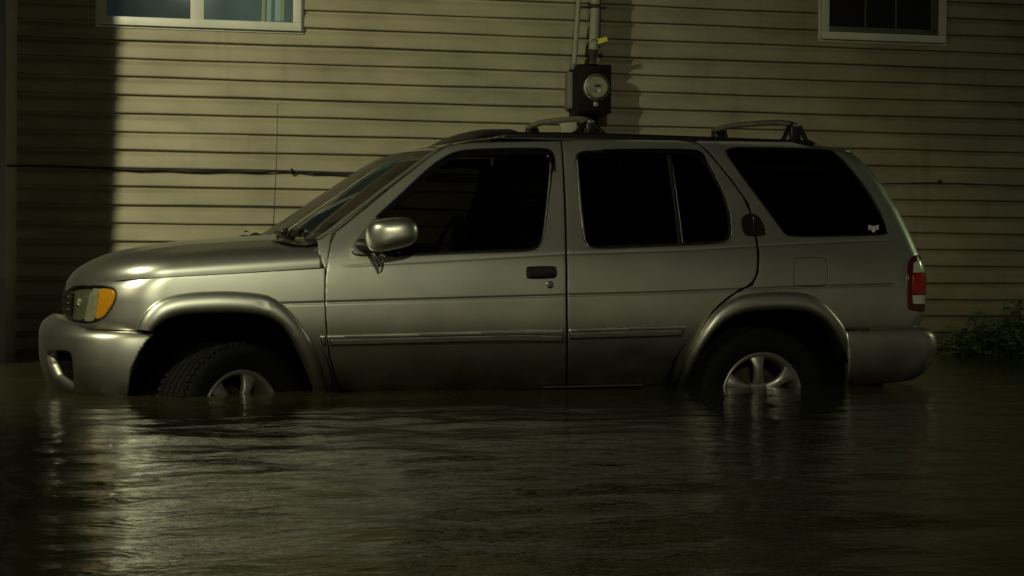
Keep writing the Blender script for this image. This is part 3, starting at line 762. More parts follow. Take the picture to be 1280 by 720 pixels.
fuel_door = side('fuel_door', inset(densify(FUp, .012), .001), thick=.008)
# body pillar between windscreen and door
E = [(397, 299), (412, 289), (440, 267.5), (480, 236.5), (520, 206.5), (538, 193), (547, 187.8)]
Euv = H(E)
pil = Euv + [HB.hit(*p) for p in [(556, 182), (566, 178), (566, 179.3), (551.5, 184.5), (539, 192.5), (504, 219.5), (469, 248.5), (437, 274.5), (414.3, 292.5), (407.5, 332), (406.7, 336.5)]]
pil += [HB.hit(398, 316)]
pillar = side('windscreen_pillar', pil, gap=.0005, roll=.05)
# rocker below the doors
sill_z = -.10
rocker = side('rocker_panel', [HB.hit(426, 492), HB.hit(520, 491), HB.hit(640, 488.5), HB.hit(708, 486.5), HB.hit(780, 484.5), HB.hit(841, 482.5), (HB.hit(841, 482.5)[0], -.2), (HB.hit(426, 492)[0], -.2)], gap=.001)
strip = cp(tube('sill_strip', [HB.surf(*HB.hit(x, y))-np.array([0, .016, 0]) for x, y in ((676, 483.8), (740, 482.4), (802, 480.8))], .0055, CHROME, seg=8))
near_meshes = [front_fender, front_door, rear_door, quarter_panel, fuel_door, pillar, rocker, front_panel]

# --- flares
def flare(name, O, I, bulge=.036):
    rows = []
    S = [0, .02, .06, .12, .2, .32, .46, .6, .74, .85, .92, .97, 1.0]
    B = [.0005, .008, .017, .024, .029, .033, .036, .037, .036, .032, .026, .016, .004]
    n = len(O); P = np.zeros((n, len(S)+3, 3))
    for i in range(n):
        for j, (s, b) in enumerate(zip(S, B)):
            q = O[i]*(1-s)+I[i]*s; p = HB.surf(q[0], q[1]); P[i, j] = p+np.array([0, -b*bulge/.036, 0])
        for j, dy in enumerate((.012, .04, .075)):
            q = I[i]; p = HB.surf(q[0], q[1]); P[i, len(S)+j] = p+np.array([0, dy, 0])
    o = gridobj(name, P, PAINT, flip=False); bm = bmesh.new(); bm.from_mesh(o.data); bmesh.ops.recalc_face_normals(bm, faces=bm.faces)
    # make outward
    f = max(bm.faces, key=lambda f: -f.calc_center_median().y)
    if f.normal.y > 0: bmesh.ops.reverse_faces(bm, faces=bm.faces)
    # end caps
    bm.to_mesh(o.data); bm.free(); return cp(o)
def resm(A, n=110): 
    t = np.linspace(0, 1, len(A)); T = np.linspace(0, 1, n); return np.stack([np.interp(T, t, A[:, k]) for k in (0, 1)], -1)
fl1 = flare('wheel_arch_flare', resm(FO), resm(FI)); fl2 = flare('wheel_arch_flare', resm(RO_), resm(RI))
near_meshes += [fl1, fl2]

# --- bumpers
wb = natural([-.22, -.1, 0, .08, .16, .22, .262, .288, .300, .37], [.80, .845, .872, .884, .888, .886, .880, .868, .855, .80])
xfb = spline([-.22, -.08, -.02, .03, .07, .15, .26, .31, .36, .40], [-.69, -.77, -.812, -.840, -.856, -.872, -.874, -.860, -.80, -.75])
xrb = spline([-.2, .03, .06, .12, .20, .26, .29, .31], [3.70, 3.76, 3.80, 3.845, 3.87, 3.86, 3.835, 3.80])
HF = Hull(xfb, xr_body, wb, .48, .2, 2.7, 2.6, barrel=0)
wbr = natural([-.22, -.1, 0, .06, .12, .2, .26, .29, .31], [.80, .83, .852, .872, .882, .886, .882, .872, .858])
HR = Hull(xf_body, xrb, wbr, .4, .22, 2.5, 2.3, barrel=0)
fog = [(59, 439), (70, 437.3), (83, 440), (88.5, 447), (91.5, 462), (92.5, 485.5), (80, 481), (66, 469), (60.5, 456)]
bp = [(69.7, 396), (80, 399.5), (95, 405), (110, 411.5), (130, 413.5), (160, 414.3), (192, 415.3), (184, 426), (174, 441), (166, 458), (162.5, 470), (160, 491), (159, 512)]
bpu = HF.hits(bp)
ucen = HF.hit(60, 450)[0]-1.2
u_end = float(HF.jf(.1)-HF.LF)
bpoly = bpu + [(bpu[-1][0], -.2), (u_end, -.2), (u_end, .352)]
bpoly = [(max(p[0], u_end), p[1]) for p in bpoly]
FOGp = HF.hits([(58.5, 443), (60, 438.5), (70, 437), (84, 438.5), (88.5, 442), (90.5, 450), (92, 470), (92.5, 485), (89, 486.5), (80, 482.5), (67, 472), (60.5, 458)])
front_bumper = cp(patch('front_bumper', HF.surf, bpoly, [FOGp], PAINT, None, step=.012, thick=.05, gap=.0, roll=.35))
fogback = cp(patch('fog_recess', HF.surf, inset(densify(FOGp, .012), -.004), [], VOID, None, step=.012, thick=.002, gap=0, off=-.047))
rb = [(1057.5, 413.8), (1080, 412.6), (1110, 411), (1149.6, 409.6), (1160, 410.8), (1166, 413.5)]
rbu = HR.hits(rb); ze = rbu[-1][1]
ub_end = float(HR.kr(.1)+HR.LR)
x0r = rmid[kend][0]+.004
rpoly = [rbu[0]]+rbu[1:5]+[(ub_end, .300), (ub_end, .035), (HR.hit(1150, 470)[0], .035), (HR.hit(1120, 474)[0], .012), (HR.hit(1066, 478)[0], .0), (HR.hit(1066, 478)[0], -.18), (HR.hit(1062, 478)[0]-.01, -.18), HR.hit(1061.5, 455), HR.hit(1059.5, 430)]
rear_bumper = cp(patch('rear_bumper', HR.surf, rpoly, [], PAINT, None, step=.012, thick=.05, gap=0, roll=.4))
near_meshes += [front_bumper, fogback, rear_bumper]
# dark under-valance behind rear bumper
cp(box('rear_valance', (3.28, 0, -.02), (.42, 1.5, .28), VOID, bevel=.05))

# --- bonnet: cap over the belt outline
def cap(name, U, zedge, zspine, p, q, m, nk=60, feat=None):
    out = np.array([HB.surf(u, zedge(u)) for u in U]); n = len(U); P = np.zeros((n, 2*nk+1, 3))
    K = np.sin(np.linspace(0, 1, nk+1)*PI/2)                # dense at the edge
    for i in range(n):
        x, y, z = out[i]; zs = zspine(x)
        if name == 'bonnet' and x > .405: y *= .93
        for j, k in enumerate(K):
            hgt = max(0, (1-k**p))**(1/q)
            zz = z+(zs-z)*hgt
            if feat: zz += feat(x, abs(y)*k, abs(y))
            P[i, nk-j] = (x, y*k, zz); P[i, nk+j] = (x, -y*k, zz)
    return gridobj(name, P, m, flip=False)
zfront = .515
def zedge_h(u):
    x = float(HB.surf(u, .53)[0]); return float(np.interp(x, [-.72, -.64, -.5], [.497, .515, float(line1(-.5))])) if x < -.5 else float(line1(x))
zsp = natural([-.75, -.72, -.66, -.58, -.46, -.3, -.1, .15, .4, .6, .8], [.50, .548, .603, .646, .685, .715, .739, .759, .774, .785, .794])
def hood_feat(x, ay, W):
    f = np.clip((x+.62)/.4, 0, 1); f = f*f*(3-2*f)
    yr = .68+.03*np.clip((x+.2)/.9, 0, 1)                  # raised ridge either side of the centre bulge
    return f*(.008*math.exp(-((ay-yr)/.045)**2)-.010*math.exp(-((ay-yr+.12)/.06)**2))
Us = list(np.linspace(u_end_b := float(HB.jf(.5)-HB.LF), float(HB.jf(.5)), 70))+list(np.linspace(float(HB.jf(.5))+.012, .66, 80))
hood = cap('bonnet', Us, zedge_h, lambda x: float(zsp(x)), 4.0, 2.5, PAINT, feat=hood_feat)
cp(hood)
# --- windscreen
Ec = np.array([HB.surf(u, v) for u, v in H(chaikin(E, 1, False))])
nE = 40; t = np.linspace(0, 1, len(Ec)); T = np.linspace(0, 1, nE)
Ec = np.stack([np.interp(T, t, Ec[:, k]) for k in range(3)], -1)
def screen(name, a, b, inx, m, k0=1.0, low=0, bul=(.20, .12)):
    K = np.linspace(-k0, k0, 49); P = np.zeros((nE, len(K), 3))
    for i in range(nE):
        p = Ec[i]; s = i/(nE-1); bb = bul[0]*(1-s)+bul[1]*s
        for j, k in enumerate(K):
            P[i, j] = (p[0]-bb*(1-abs(k)**2.3)+inx, p[1]*k, p[2]-low+.012*(1-k*k))
    return gridobj(name, P[a:b], m, flip=True)
ws = cp(screen('windscreen', 0, nE, 0.004, WSG))
def framestrip():
    for s in (1, -1): cp(tube('pillar_edge', [(p[0]-.002, p[1]*s, p[2]-.001) for p in Ec], .0105, PAINT, seg=12))
framestrip()
# windscreen top band and cowl
cw = np.zeros((14, 49, 3)); K = np.linspace(-1, 1, 49)
for j, k in enumerate(K):
    bx = Ec[0][0]-.20*(1-abs(k)**2.3); 
    for i in range(14):
        s = i/13; cw[i, j] = (bx+.03-.19*s, Ec[0][1]*k*.99, Ec[0][2]+.012*(1-k*k)-.012-.020*math.sin(s*PI)-.0*s+.002*(i % 2))
cowl = cp(gridobj('cowl_grille', cw, BLACK))
# --- roof
def zroof_e(u):
    x = float(HB.surf(u, 1.2)[0]); return float(np.interp(x, [1.0, 1.08, 1.2, 1.35, 3.15, 3.45], [1.188, 1.212, 1.242, 1.260, 1.262, 1.245]))
uR0 = Ec[-1][0]-.0; 
Ur = list(np.linspace(uR0, float(HB.kr(1.24)), 90))+list(np.linspace(float(HB.kr(1.24))+.008, float(HB.kr(1.24)+HB.LR), 36))
rspine = natural([.9, 1.05, 1.3, 1.8, 2.4, 2.8, 3.2, 3.38, 3.48], [1.20, 1.228, 1.268, 1.300, 1.304, 1.302, 1.298, 1.278, 1.25])
roof = cap('roof', Ur, zroof_e, lambda x: float(rspine(x)), 3.2, 1.9, PAINT); cp(roof)
# front lip of the roof reaching over the screen
lip = np.zeros((2, 49, 3))
K = np.linspace(-1, 1, 49)
for j, k in enumerate(K):
    p = Ec[-1]; lip[0, j] = (p[0]-.12*(1-abs(k)**2.3)+.0, p[1]*k, p[2]+.012*(1-k*k)); zz = zroof_e(uR0); hh = max(0, 1-abs(k)**3.2)**(1/1.9)
    lip[1, j] = (uR0+.012, p[1]*k, zz+(float(rspine(uR0))-zz)*hh)
cp(gridobj('roof_lip', lip, PAINT, flip=True))
# tailgate, wraps round the tail
tg = []
for z in np.linspace(zq2, 1.20, 18): tg.append((ue(z)+.004, z))
tgp = tg+[(float(HB.kr(z)+HB.LR), z) for z in np.linspace(1.20, zq2, 18)]
tw = [(ue(z)+.05, z) for z in np.linspace(.74, 1.13, 10)]+[(float(HB.kr(z)+HB.LR), z) for z in np.linspace(1.13, .74, 10)]
tailgate = side('tailgate', tgp, [tw], step=.02, gap=0); near_meshes.append(tailgate)
tgl = side('tailgate_glass', tw, m=TINT, step=.03, gap=0, off=-.004, thick=0); near_meshes.append(tgl)

# --- side glass, seals, trims
def seal(name, poly, wdt, parent, m=RUBBER, off=.0025):
    p = densify(poly, .012); q = inset(p, wdt)
    return side(name, inset(p, -.003), [q], m, parent, off=off, thick=.016, gap=0, step=.006, roll=.8)
def glass(poly, m, parent, off=-.006, name='window_glass'):
    return side(name, inset(densify(poly, .015), .002), (), m, parent, off=off, thick=0, gap=0, step=.02)
glass(FWp, CLEAR, front_door); glass(RWp, TINT, rear_door); qg = glass(QWp, TINT, quarter_panel)
seal('window_seal', FWp, .009, front_door); seal('window_seal', RWp, .010, rear_door); seal('window_seal', QWp, .006, quarter_panel, off=.001)
def sidestrip(name, pts, wdt, m, parent, off=.004, thick=.01):
    """flat strip following the skin along traced points"""
    c = np.array(HB.hits(pts)); 
    tdir = np.gradient(c, axis=0); tdir /= np.linalg.norm(tdir, axis=1)[:, None]; nrm = np.stack([-tdir[:, 1], tdir[:, 0]], -1)
    poly = [tuple(a) for a in c+nrm*wdt/2]+[tuple(a) for a in (c-nrm*wdt/2)[::-1]]
    return side(name, poly, (), m, parent, off=off, thick=thick, gap=0, step=.006, roll=.7)
sidestrip('division_bar', [(835.5, 189.5), (841, 228), (846, 266), (850.5, 305)], .024, RUBBER, rear_door, off=.003)
# pale metal lines painting in the glint on the curved window frame edges
def chan(pts, parent, r=.0032, off=.006):
    q = chaikin(pts, 2, False); P = []
    for u, v in HB.hits(q): P.append(HB.surf(u, v)-np.array([0, off, 0]))
    return setparent(tube('window_channel', P, r, mat_edge, seg=8), parent)
mat_edge = mat('channel_glint', (.34, .34, .31), .28, .9)
chan([(687.5, 202), (686.5, 222), (683.5, 252), (680.5, 280), (677.5, 300), (673, 309.5)], front_door)
chan([(672, 312), (650, 315), (580, 317), (522, 319.5), (492, 321.5)], front_door, .002, .004)
chan([(721, 200), (722.5, 228), (726, 268), (730, 298), (735, 309), (747, 311.2), (800, 308.8), (855, 306.8), (904, 304.5), (911.5, 300), (914, 292), (913, 268), (906, 243), (893, 217)], rear_door, .0028, .004)
chan([(843, 232), (846.5, 256), (850, 284), (852.5, 304)], rear_door, .0022, .010)
# rain visors, standing off the glass
def visor(pts_top, pts_bot, parent, stand=.022):
    a = np.array(HB.hits(chaikin(pts_top, 2, False))); b = np.array(HB.hits(chaikin(pts_bot, 2, False)))
    n = 60; r = lambda A: np.stack([np.interp(np.linspace(0, 1, n), np.linspace(0, 1, len(A)), A[:, k]) for k in (0, 1)], -1)
    a, b = r(a), r(b); P = np.zeros((n, 7, 3))
    for i in range(n):
        for j in range(7):
            s = j/6; q = a[i]*(1-s)+b[i]*s; P[i, j] = HB.surf(q[0], q[1])-np.array([0, .003+stand*math.sin(s*PI/2)**.8, 0])
    o = gridobj('rain_visor', P, SMOKE); md = o.modifiers.new('s', 'SOLIDIFY'); md.thickness = .003
    return setparent(o, parent)
visor([(468, 272), (500, 243), (535, 209.5), (556, 195), (572, 188.5), (594, 186.2), (640, 185), (680, 185), (690, 188), (694, 200), (694, 214)],
      [(474, 275), (505, 250), (540, 216), (560, 202), (576, 197), (596, 194.5), (640, 193.5), (675, 193.5), (683, 196), (686, 204), (687, 214)], front_door)
visor([(752, 187), (800, 186), (864, 186.3), (878, 190), (884, 203)], [(752, 189.5), (800, 190.5), (858, 192.5), (872, 197), (880, 206)], rear_door, .012)
# mirror sail
sail = H([(438.5, 316), (440, 308), (452, 292), (467, 272.5), (472, 280), (478, 318), (466, 320.5), (445, 320.5)], 1)
side('mirror_base', sail, (), mat('mirror_base_paint', (.30, .30, .28), .35, .7, .8), front_door, off=.010, thick=.02, gap=0, roll=.8)
def pillow(name, outl, Y, dy, m, parent, tilt=0, n=14, pw=2.6):
    """rounded shell: traced outline at depth Y, domed towards and away from the street"""
    O = np.array([atY(px, py, Y) for px, py in outl]); c = O.mean(0); rows = []
    for a in np.linspace(-PI/2, PI/2, 2*n+1):
        s = math.cos(a)**(2/pw) if abs(a) < PI/2-1e-6 else 0.02; d = math.sin(a); d = math.copysign(abs(d)**(2/pw), d)
        R = c+(O-c)*s; R[:, 1] = Y+d*dy+(R[:, 0]-c[0])*tilt; rows.append(R)
    P = np.stack(rows, 1)
    o = gridobj(name, P, m, closed_u=True); bm = bmesh.new(); bm.from_mesh(o.data)
    for col_ in (0, 2*n): bm.verts.ensure_lookup_table(); bm.faces.new([bm.verts[i*(2*n+1)+col_] for i in range(len(outl))])
    bmesh.ops.recalc_face_normals(bm, faces=bm.faces); bm.to_mesh(o.data); bm.free()
    o.data.polygons.foreach_set('use_smooth', [True]*len(o.data.polygons)); return setparent(o, parent)
mo = chaikin([(459, 303), (458.5, 287), (464, 277), (478, 273), (500, 271), (512, 273), (519.5, 280), (521.5, 291), (519, 301), (510, 308), (492, 312), (474, 315.5), (463, 313)], 3)
mh = pillow('mirror_housing', mo, -.99, .085, PAINT, front_door, tilt=-.12)
setparent(tube('mirror_stalk', [(float(atY(452, 306, -.86)[0]), -.84, float(atY(452, 306, -.86)[2])), tuple(atY(462, 306, -.93)), tuple(atY(470, 305, -.98))], [.03, .026, .022], BLACK), front_door)
setparent(tube('mirror_bracket', [tuple(atY(466, 316, -.95)), tuple(atY(472, 324, -.96)), tuple(atY(474, 334, -.955)), tuple(atY(478, 331, -.96)), tuple(atY(480, 322, -.965)), tuple(atY(475, 317, -.96))], [.012, .013, .006, .005, .008, .012], CHROME), front_door)
# handles and lock
hp_ = H([(657, 335), (660, 333), (692, 332.5), (696, 334.5), (696.3, 345), (693, 348.3), (661, 349), (657.2, 346.5)], 2)
HANDLE = mat('dark_handle', (.014, .010, .008), .38, coat=.3)
dh = side('door_handle', hp_, (), HANDLE, front_door, off=.004, thick=.01, gap=0, step=.005, roll=.9)
gp = HB.hits([(661, 344.5), (692, 343.6)]); A0, A1 = [HB.surf(*g)-np.array([0, .016, 0]) for g in gp]
setparent(tube('pull_bar', [A0+[0, .01, 0], A0, (A0+A1)/2-[0, .004, 0], A1, A1+[0, .01, 0]], [.004, .009, .010, .009, .004], HANDLE), dh)
lk = HB.surf(*HB.hit(687.5, 356)); Ml = Matrix.Translation(Vector(lk)) @ Matrix.Rotation(PI/2, 4, 'X')
setparent(lathe('door_lock', [(.019, -.004), (.019, .002), (.016, .005), (.015, .003), (.012, .0035), (0, .0035)], Ml, CHROME), front_door)
setparent(box('key_slot', lk-np.array([0, .0042, 0]), (.003, .001, .012), VOID, bevel=0), front_door)
rh_ = H([(928, 270.5), (933, 268), (941, 267), (949, 271.5), (954, 281), (958, 290), (956.5, 294.5), (945, 295.5), (932, 295.3), (927.5, 290), (926, 278)], 2)
rh1 = [p for p in rh_]; rhm = side('rear_door_handle', rh_, (), HANDLE, rear_door, off=.005, thick=.01, gap=0, step=.005, roll=.9)
g0 = HB.surf(*HB.hit(941, 281)); setparent(box('pull_tab', g0-np.array([0, .012, 0]), (.012, .008, .085), HANDLE, bevel=.003), rhm)
# side mouldings with an inset strip
MOLD = PAINT
def mould(top, bot, parent, it, ib):
    p = HB.hits(top)+HB.hits(bot[::-1]); o = side('side_moulding', p, (), MOLD, parent, off=.007, thick=.007, gap=0, step=.008, roll=.35)
    q = HB.hits(it)+HB.hits(ib[::-1])
    side('moulding_insert', q, (), MOLD, o, off=.0098, thick=.002, gap=0, step=.006, roll=.2)
    side('moulding_shadow_gap', inset(densify(q, .02), -.005), (), RUBBER, o, off=.0076, thick=.0005, gap=0, step=.01)
mould([(409.5, 419.5), (500, 417.2), (600, 414.2), (704.5, 411.8)], [(411, 432.5), (500, 431), (600, 428.8), (705, 428)], front_door,
      [(414, 424), (500, 422), (600, 419.5), (650, 418.6), (702.5, 419.3)], [(414, 430.2), (500, 428.5), (600, 426), (650, 425.5), (702.5, 426)])
mould([(711, 411.6), (780, 409.2), (858.5, 406.9)], [(711, 424.2), (780, 422.4), (853, 420.6)], rear_door,
      [(713, 415.8), (780, 413.6), (853.5, 411.6)], [(713, 422), (780, 420.4), (850.5, 418.6)])
mould([(400.5, 420), (405.5, 419.8)], [(402, 433), (407.5, 432.7)], front_fender, [(402, 423), (405, 423)], [(403, 429), (406, 429)])
# soft dents in the lower rear door: part of the panel
# --- lamps
LENS = glass_mat('lamp_lens', (.80, .82, .70), .05)
REFL = mat('lamp_reflector', (.55, .56, .44), .24, .75, noise=(30, .3))
REFB = mat('bright_reflector', (.60, .60, .50), .25, .45, noise=(30, .2))
AMB = mat('amber_lens', (.90, .38, .02), .30, coat=.8, noise=(60, .12), bump=(160, .3, .001))
REDL = mat('red_lens', (.42, .012, .008), .22, coat=.8, bump=(140, .3, .001))
REDD = mat('dark_red_lens', (.10, .006, .006), .25, coat=.8)
CLRL = mat('clear_lens', (.62, .62, .48), .25, coat=.8, bump=(150, .5, .001))
lampo = cp(side('headlight', inset(densify(hl_uv, .01), .003), (), LENS, off=.004, thick=.012, gap=0, step=.01, roll=.7))
side('lamp_rim', inset(densify(hl_uv, .01), -.002), [inset(densify(hl_uv, .01), .008)], BLACK, lampo, off=-.002, thick=.02, gap=0, step=.006)
side('reflector_bowl', H([(84, 366), (89, 360), (97, 358.2), (111, 357.6), (108, 370), (103, 388), (100, 401), (90, 400), (83, 396), (81.5, 381)], 1), (), REFL, lampo, off=-.018, thick=.0, gap=0)
side('side_reflector', H([(112.5, 357.4), (122, 358.6), (121, 366), (118, 385), (115.5, 400.5), (108, 402.8), (101.5, 402), (105, 385)], 1), (), REFB, lampo, off=-.012, thick=.02, gap=0)
side('turn_signal', H([(122.5, 360.5), (132, 360), (141.5, 362), (143.5, 367), (141.5, 378), (133, 391), (123.5, 399), (117, 399.5), (120, 382)], 1), (), AMB, lampo, off=-.004, thick=.02, gap=0, roll=.6)
blb = HB.surf(*HB.hit(93, 378)); setparent(lathe('bulb_shield', [(0, .02), (.02, .018), (.026, 0), (.026, -.02)], Matrix.Translation(Vector(blb)+Vector((.03, .0, 0))) @ Matrix.Rotation(-PI/2.6, 4, 'Y'), REFB), lampo)
side('lamp_back', inset(densify(hl_uv, .02), -.01), (), VOID, lampo, off=-.06, thick=0, gap=0, step=.03)
tail = cp(side('tail_light', inset(densify(TLp, .01), -.002), (), REDD, off=.003, thick=.03, gap=0, step=.008, roll=.8))
side('reverse_lens', H([(1141.5, 329), (1147, 325.5), (1153, 324), (1159, 330), (1159, 341), (1141, 341)]), (), CLRL, tail, off=.006, thick=.004, gap=.001, step=.008)
side('brake_lens', H([(1140.5, 342.5), (1159, 342.5), (1159, 367), (1140, 367)]), (), REDL, tail, off=.006, thick=.004, gap=.001, step=.008)
side('turn_lens', H([(1140, 369), (1159, 368.5), (1159, 380), (1141, 380)]), (), CLRL, tail, off=.006, thick=.004, gap=.001, step=.008)
# fox head sticker in the corner of the quarter glass
STK = mat('white_sticker', (.75, .73, .70), .6)
fx0 = [(-6.6, -3.6), (-3.4, -2.2), (-1.2, -2.0), (0, -1.2), (1.2, -2.0), (3.4, -2.2), (6.6, -3.6), (6.4, .2), (6.9, 2.2), (4.2, 2.6), (2.4, 3.4), (1.7, 5.2), (0, 6.6), (-1.7, 5.2), (-2.4, 3.4), (-4.2, 2.6), (-6.9, 2.2), (-6.4, .2)]
el = [(-4.4, -.2), (-1.8, .9), (-1.7, 1.9), (-3.6, 1.3)]; er = [(-a, b) for a, b in el][::-1]
cxs, cys = 1091.7, 284.5
side('fox_sticker', HB.hits([(cxs+a, cys+b) for a, b in fx0]), [HB.hits([(cxs+a, cys+b) for a, b in el]), HB.hits([(cxs+a, cys+b) for a, b in er])], STK, qg, off=.0015, thick=0, gap=0, step=.004)
cp(side('inspection_sticker', H([(421, 279), (430, 274), (431, 277.5), (423, 282)]), (), mat('sticker_blue', (.25, .3, .28), .6), off=-.03, thick=0, gap=0)) if False else None
# --- grille (front)
gr = cp(patch('grille', HB.surf, [(u_end_b, .36), (u_end_b+.36, .36), (u_end_b+.38, .475), (u_end_b, .48)], [], BLACK, None, off=.004, gap=0, thick=.01))
near_meshes.append(gr)
for z_ in (.39, .42, .45):
    setparent(tube('grille_bar', [HB.surf(u, z_)-np.array([.008, 0, 0]) for u in np.linspace(u_end_b, u_end_b+.36, 12)], .006, CHROME), gr)
# --- rack rails, feet, bars
RACK = mat('rack_black', (.010, .010, .011), .35)
BAR = mat('rack_bar_metal', (.20, .195, .17), .38, .7, noise=(10, .3))
def roofz(x, ay):
    ye = float(-HB.surf(x, zroof_e(x))[1]); k = min(1, ay/ye); z = zroof_e(x); return z+(float(rspine(x))-z)*max(0, 1-k**3.2)**(1/1.9)
for sgn in (-1, 1):
    yr_ = .565; x0_, x1_ = float(atY(613, 170, -.56)[0]), float(atY(1027, 178, -.56)[0])
    xs_ = np.linspace(x0_, x1_, 24); pts = [(x, sgn*(yr_-.012*((x-2)/1.1)**2), roofz(x, yr_-.012*((x-2)/1.1)**2)+(.008 if 0 < i < 23 else -.008)) for i, x in enumerate(xs_)]
    bm = bmesh.new(); tube_bm(bm, pts, [.012]+[.019]*22+[.012], 12); cp(bobj('roof_rail', bm, RACK))
def rack_foot(px0, px1, pxm0, pxm1, ytop, sgn, Y, up=0):
    """A shaped foot: two legs and a centre post on the rail"""
    b = roofz(float(atY(px0, 168, -Y)[0]), Y)+.012; zt_ = float(atY(pxm0, ytop, -Y)[2])+up
    xa, xb, xm, xn = [float(atY(p, 168, -Y)[0]) for p in (px0, px1, pxm0, pxm1)]
    Yy = sgn*Y; bm = bmesh.new()
    tube_bm(bm, [(xa-.01, Yy, b-.004), (xa+.03, Yy, b+.012), (xm+.01, Yy*.98, zt_-.014), ((xm+xn)/2, Yy*.975, zt_-.010)], [.012, .013, .013, .015], 10)
    tube_bm(bm, [(xb+.01, Yy, b-.004), (xb-.03, Yy, b+.012), (xn-.01, Yy*.98, zt_-.014), ((xm+xn)/2, Yy*.975, zt_-.010)], [.012, .013, .013, .015], 10)
    box_bm(bm, ((xm+xn)/2, Yy*.99, (b+zt_)/2-.008), (abs(xn-xm)*.5+.02, .035, zt_-b-.004), None, .008)
    box_bm(bm, ((xa+xb)/2, Yy, b-.002), (xb-xa+.03, .04, .014), None, .005)
    return cp(bobj('rack_foot', bm, RACK, angle=40)), (xm+xn)/2, zt_
for (a, b, c, d, yt) in ((713, 761, 731, 744, 150.5), (973, 1014, 985, 1003, 155)):
    f1, xm_, zt_ = rack_foot(a, b, c, d, yt, -1, .555); f2 = rack_foot(a, b, c, d, yt, 1, .50, .06)[0]
    pts = [(xm_, -.57+1.09*s, zt_-.012+.06*s+.030*(1-(2*s-1)**4)) for s in np.linspace(0, 1, 20)]
    bm = bmesh.new(); tube_bm(bm, pts, .017, 10); cp(bobj('cross_bar', bm, BAR))
# sunroof deflector
sd = np.zeros((26, 15, 3))
for i, s in enumerate(np.linspace(-1, 1, 26)):
    for j, t_ in enumerate(np.linspace(0, 1, 15)):
        y = s*.50; x = 1.14+.28*t_+.10*s*s; h = .055*math.sin(min(1, t_*1.25+.0)*PI*.62)*(1-abs(s)**6)
        sd[i, j] = (x, y, roofz(max(x, uR0+.01), abs(y))+h+.002)
o = gridobj('sunroof_deflector', sd, mat('dull_acrylic', (.008, .008, .008), .4, spec=.25)); md = o.modifiers.new('s', 'SOLIDIFY'); md.thickness = .004; cp(o)
# antenna on the far front wing
an = tuple(atY(341.5, 289, .70)); at_ = tuple(atY(347.5, 129, .70))
bm = bmesh.new(); tube_bm(bm, [an, tuple((Vector(an)+Vector(at_))/2+Vector((.004, 0, 0))), at_], [.0022, .0019, .0016], 6)
aer = cp(bobj('aerial', bm, WIRE)); setparent(lathe('aerial_base', [(.016, -.02), (.014, .012), (.005, .03), (0, .031)], Matrix.Translation(Vector(an)), BLACK), aer)
# wipers
def ws_pt(s, k):
    i = s*(nE-1); i0 = int(i); p = Ec[i0]*(1-(i-i0))+Ec[min(i0+1, nE-1)]*(i-i0); bb = .20*(1-s)+.12*s
    return np.array([p[0]-bb*(1-abs(k)**2.3)-.02, p[1]*k, p[2]+.012*(1-k*k)+.012])
for k0_, k1_ in ((.55, -.25), (-.12, -.85)):
    a_ = ws_pt(.0, k0_)+[-.05, 0, -.01]; b_ = ws_pt(.06, (k0_+k1_)/2); c_ = ws_pt(.10, k1_)
    bm = bmesh.new(); tube_bm(bm, [a_, (a_+b_)/2+[0, 0, .012], b_+[0, 0, .01]], [.010, .008, .005], 8); wp = cp(bobj('wiper', bm, BLACK))
    bm = bmesh.new(); tube_bm(bm, [ws_pt(.03, k0_*.8+k1_*.2), b_, c_], .006, 6); setparent(bobj('blade', bm, RUBBER), wp)
# --- inner structure
wl = []
def arch_poly(A): return [tuple(a) for a in A]
# door cards / inner skin behind the seams: dark
def inner(px0, px1, z0, z1):
    x0_, x1_ = HB.hit(px0, 400)[0], HB.hit(px1, 400)[0]
    return side('inner_skin', [(x0_, z0), (x1_, z0), (x1_, z1), (x0_, z1)], (), VOID, off=-.035, thick=0, gap=0, step=.04)
near_meshes.append(inner(412, 838, -.2, .60))
near_meshes.append(side('inner_skin', [HB.hit(900, 345)]+[HB.hit(1000, 345), HB.hit(1125, 345), (HB.hit(1125, 345)[0], .33), (HB.hit(1068, 400)[0], .33), (HB.hit(1045, 375)[0], .42), HB.hit(930, 360)], (), VOID, off=-.035, thick=0, gap=0, step=.04))
near_meshes.append(side('inner_skin', [(-.55, .42), (-.45, .33), (-.38, .45), (.35, .45), (.45, .40), (.62, .40), (.62, .56), (-.55, .50)], (), VOID, off=-.03, thick=0, gap=0, step=.04))
near_meshes.append(side('inner_pillar', [HB.hit(*p) for p in [(694, 185), (716, 185), (730, 312), (684, 312)]], (), VOID, off=-.03, thick=.03, gap=0, step=.03))
near_meshes.append(side('inner_pillar', [HB.hit(*p) for p in [(868, 186), (908, 187), (978, 298), (912, 302), (905, 240)]], (), VOID, off=-.03, thick=.03, gap=0, step=.03))
# wheel houses
def wheelhouse(cx, cz, r, yo):
    n = 40; bm = bmesh.new(); rings = []
    for y in (yo, -.48):
        rings.append([bm.verts.new((cx+r*math.cos(a), y, cz+r*math.sin(a)*(.95))) for a in np.linspace(-.75, PI+.75, n)])
    for i in range(n-1): bm.faces.new((rings[0][i], rings[0][i+1], rings[1][i+1], rings[1][i]))
    bm.faces.new(rings[1]); return cp(bobj('wheel_house', bm, VOID))
xc1 = (FI[:, 0].min()+FI[:, 0].max())/2; xc2 = (RI[:, 0].min()+RI[:, 0].max())/2
XR = 2.70
near_meshes += [wheelhouse(0.0, -.03, .475, -.875), wheelhouse(XR, -.03, .515, -.875)]
cp(box('floor_pan', (1.35, 0, -.12), (1.6, 1.5, .08), VOID)); cp(box('rear_floor', (2.9, 0, .12), (1.2, .92, .10), VOID)); cp(box('engine_block', (-.1, 0, .15), (.95, .85, .5), VOID, bevel=.05))
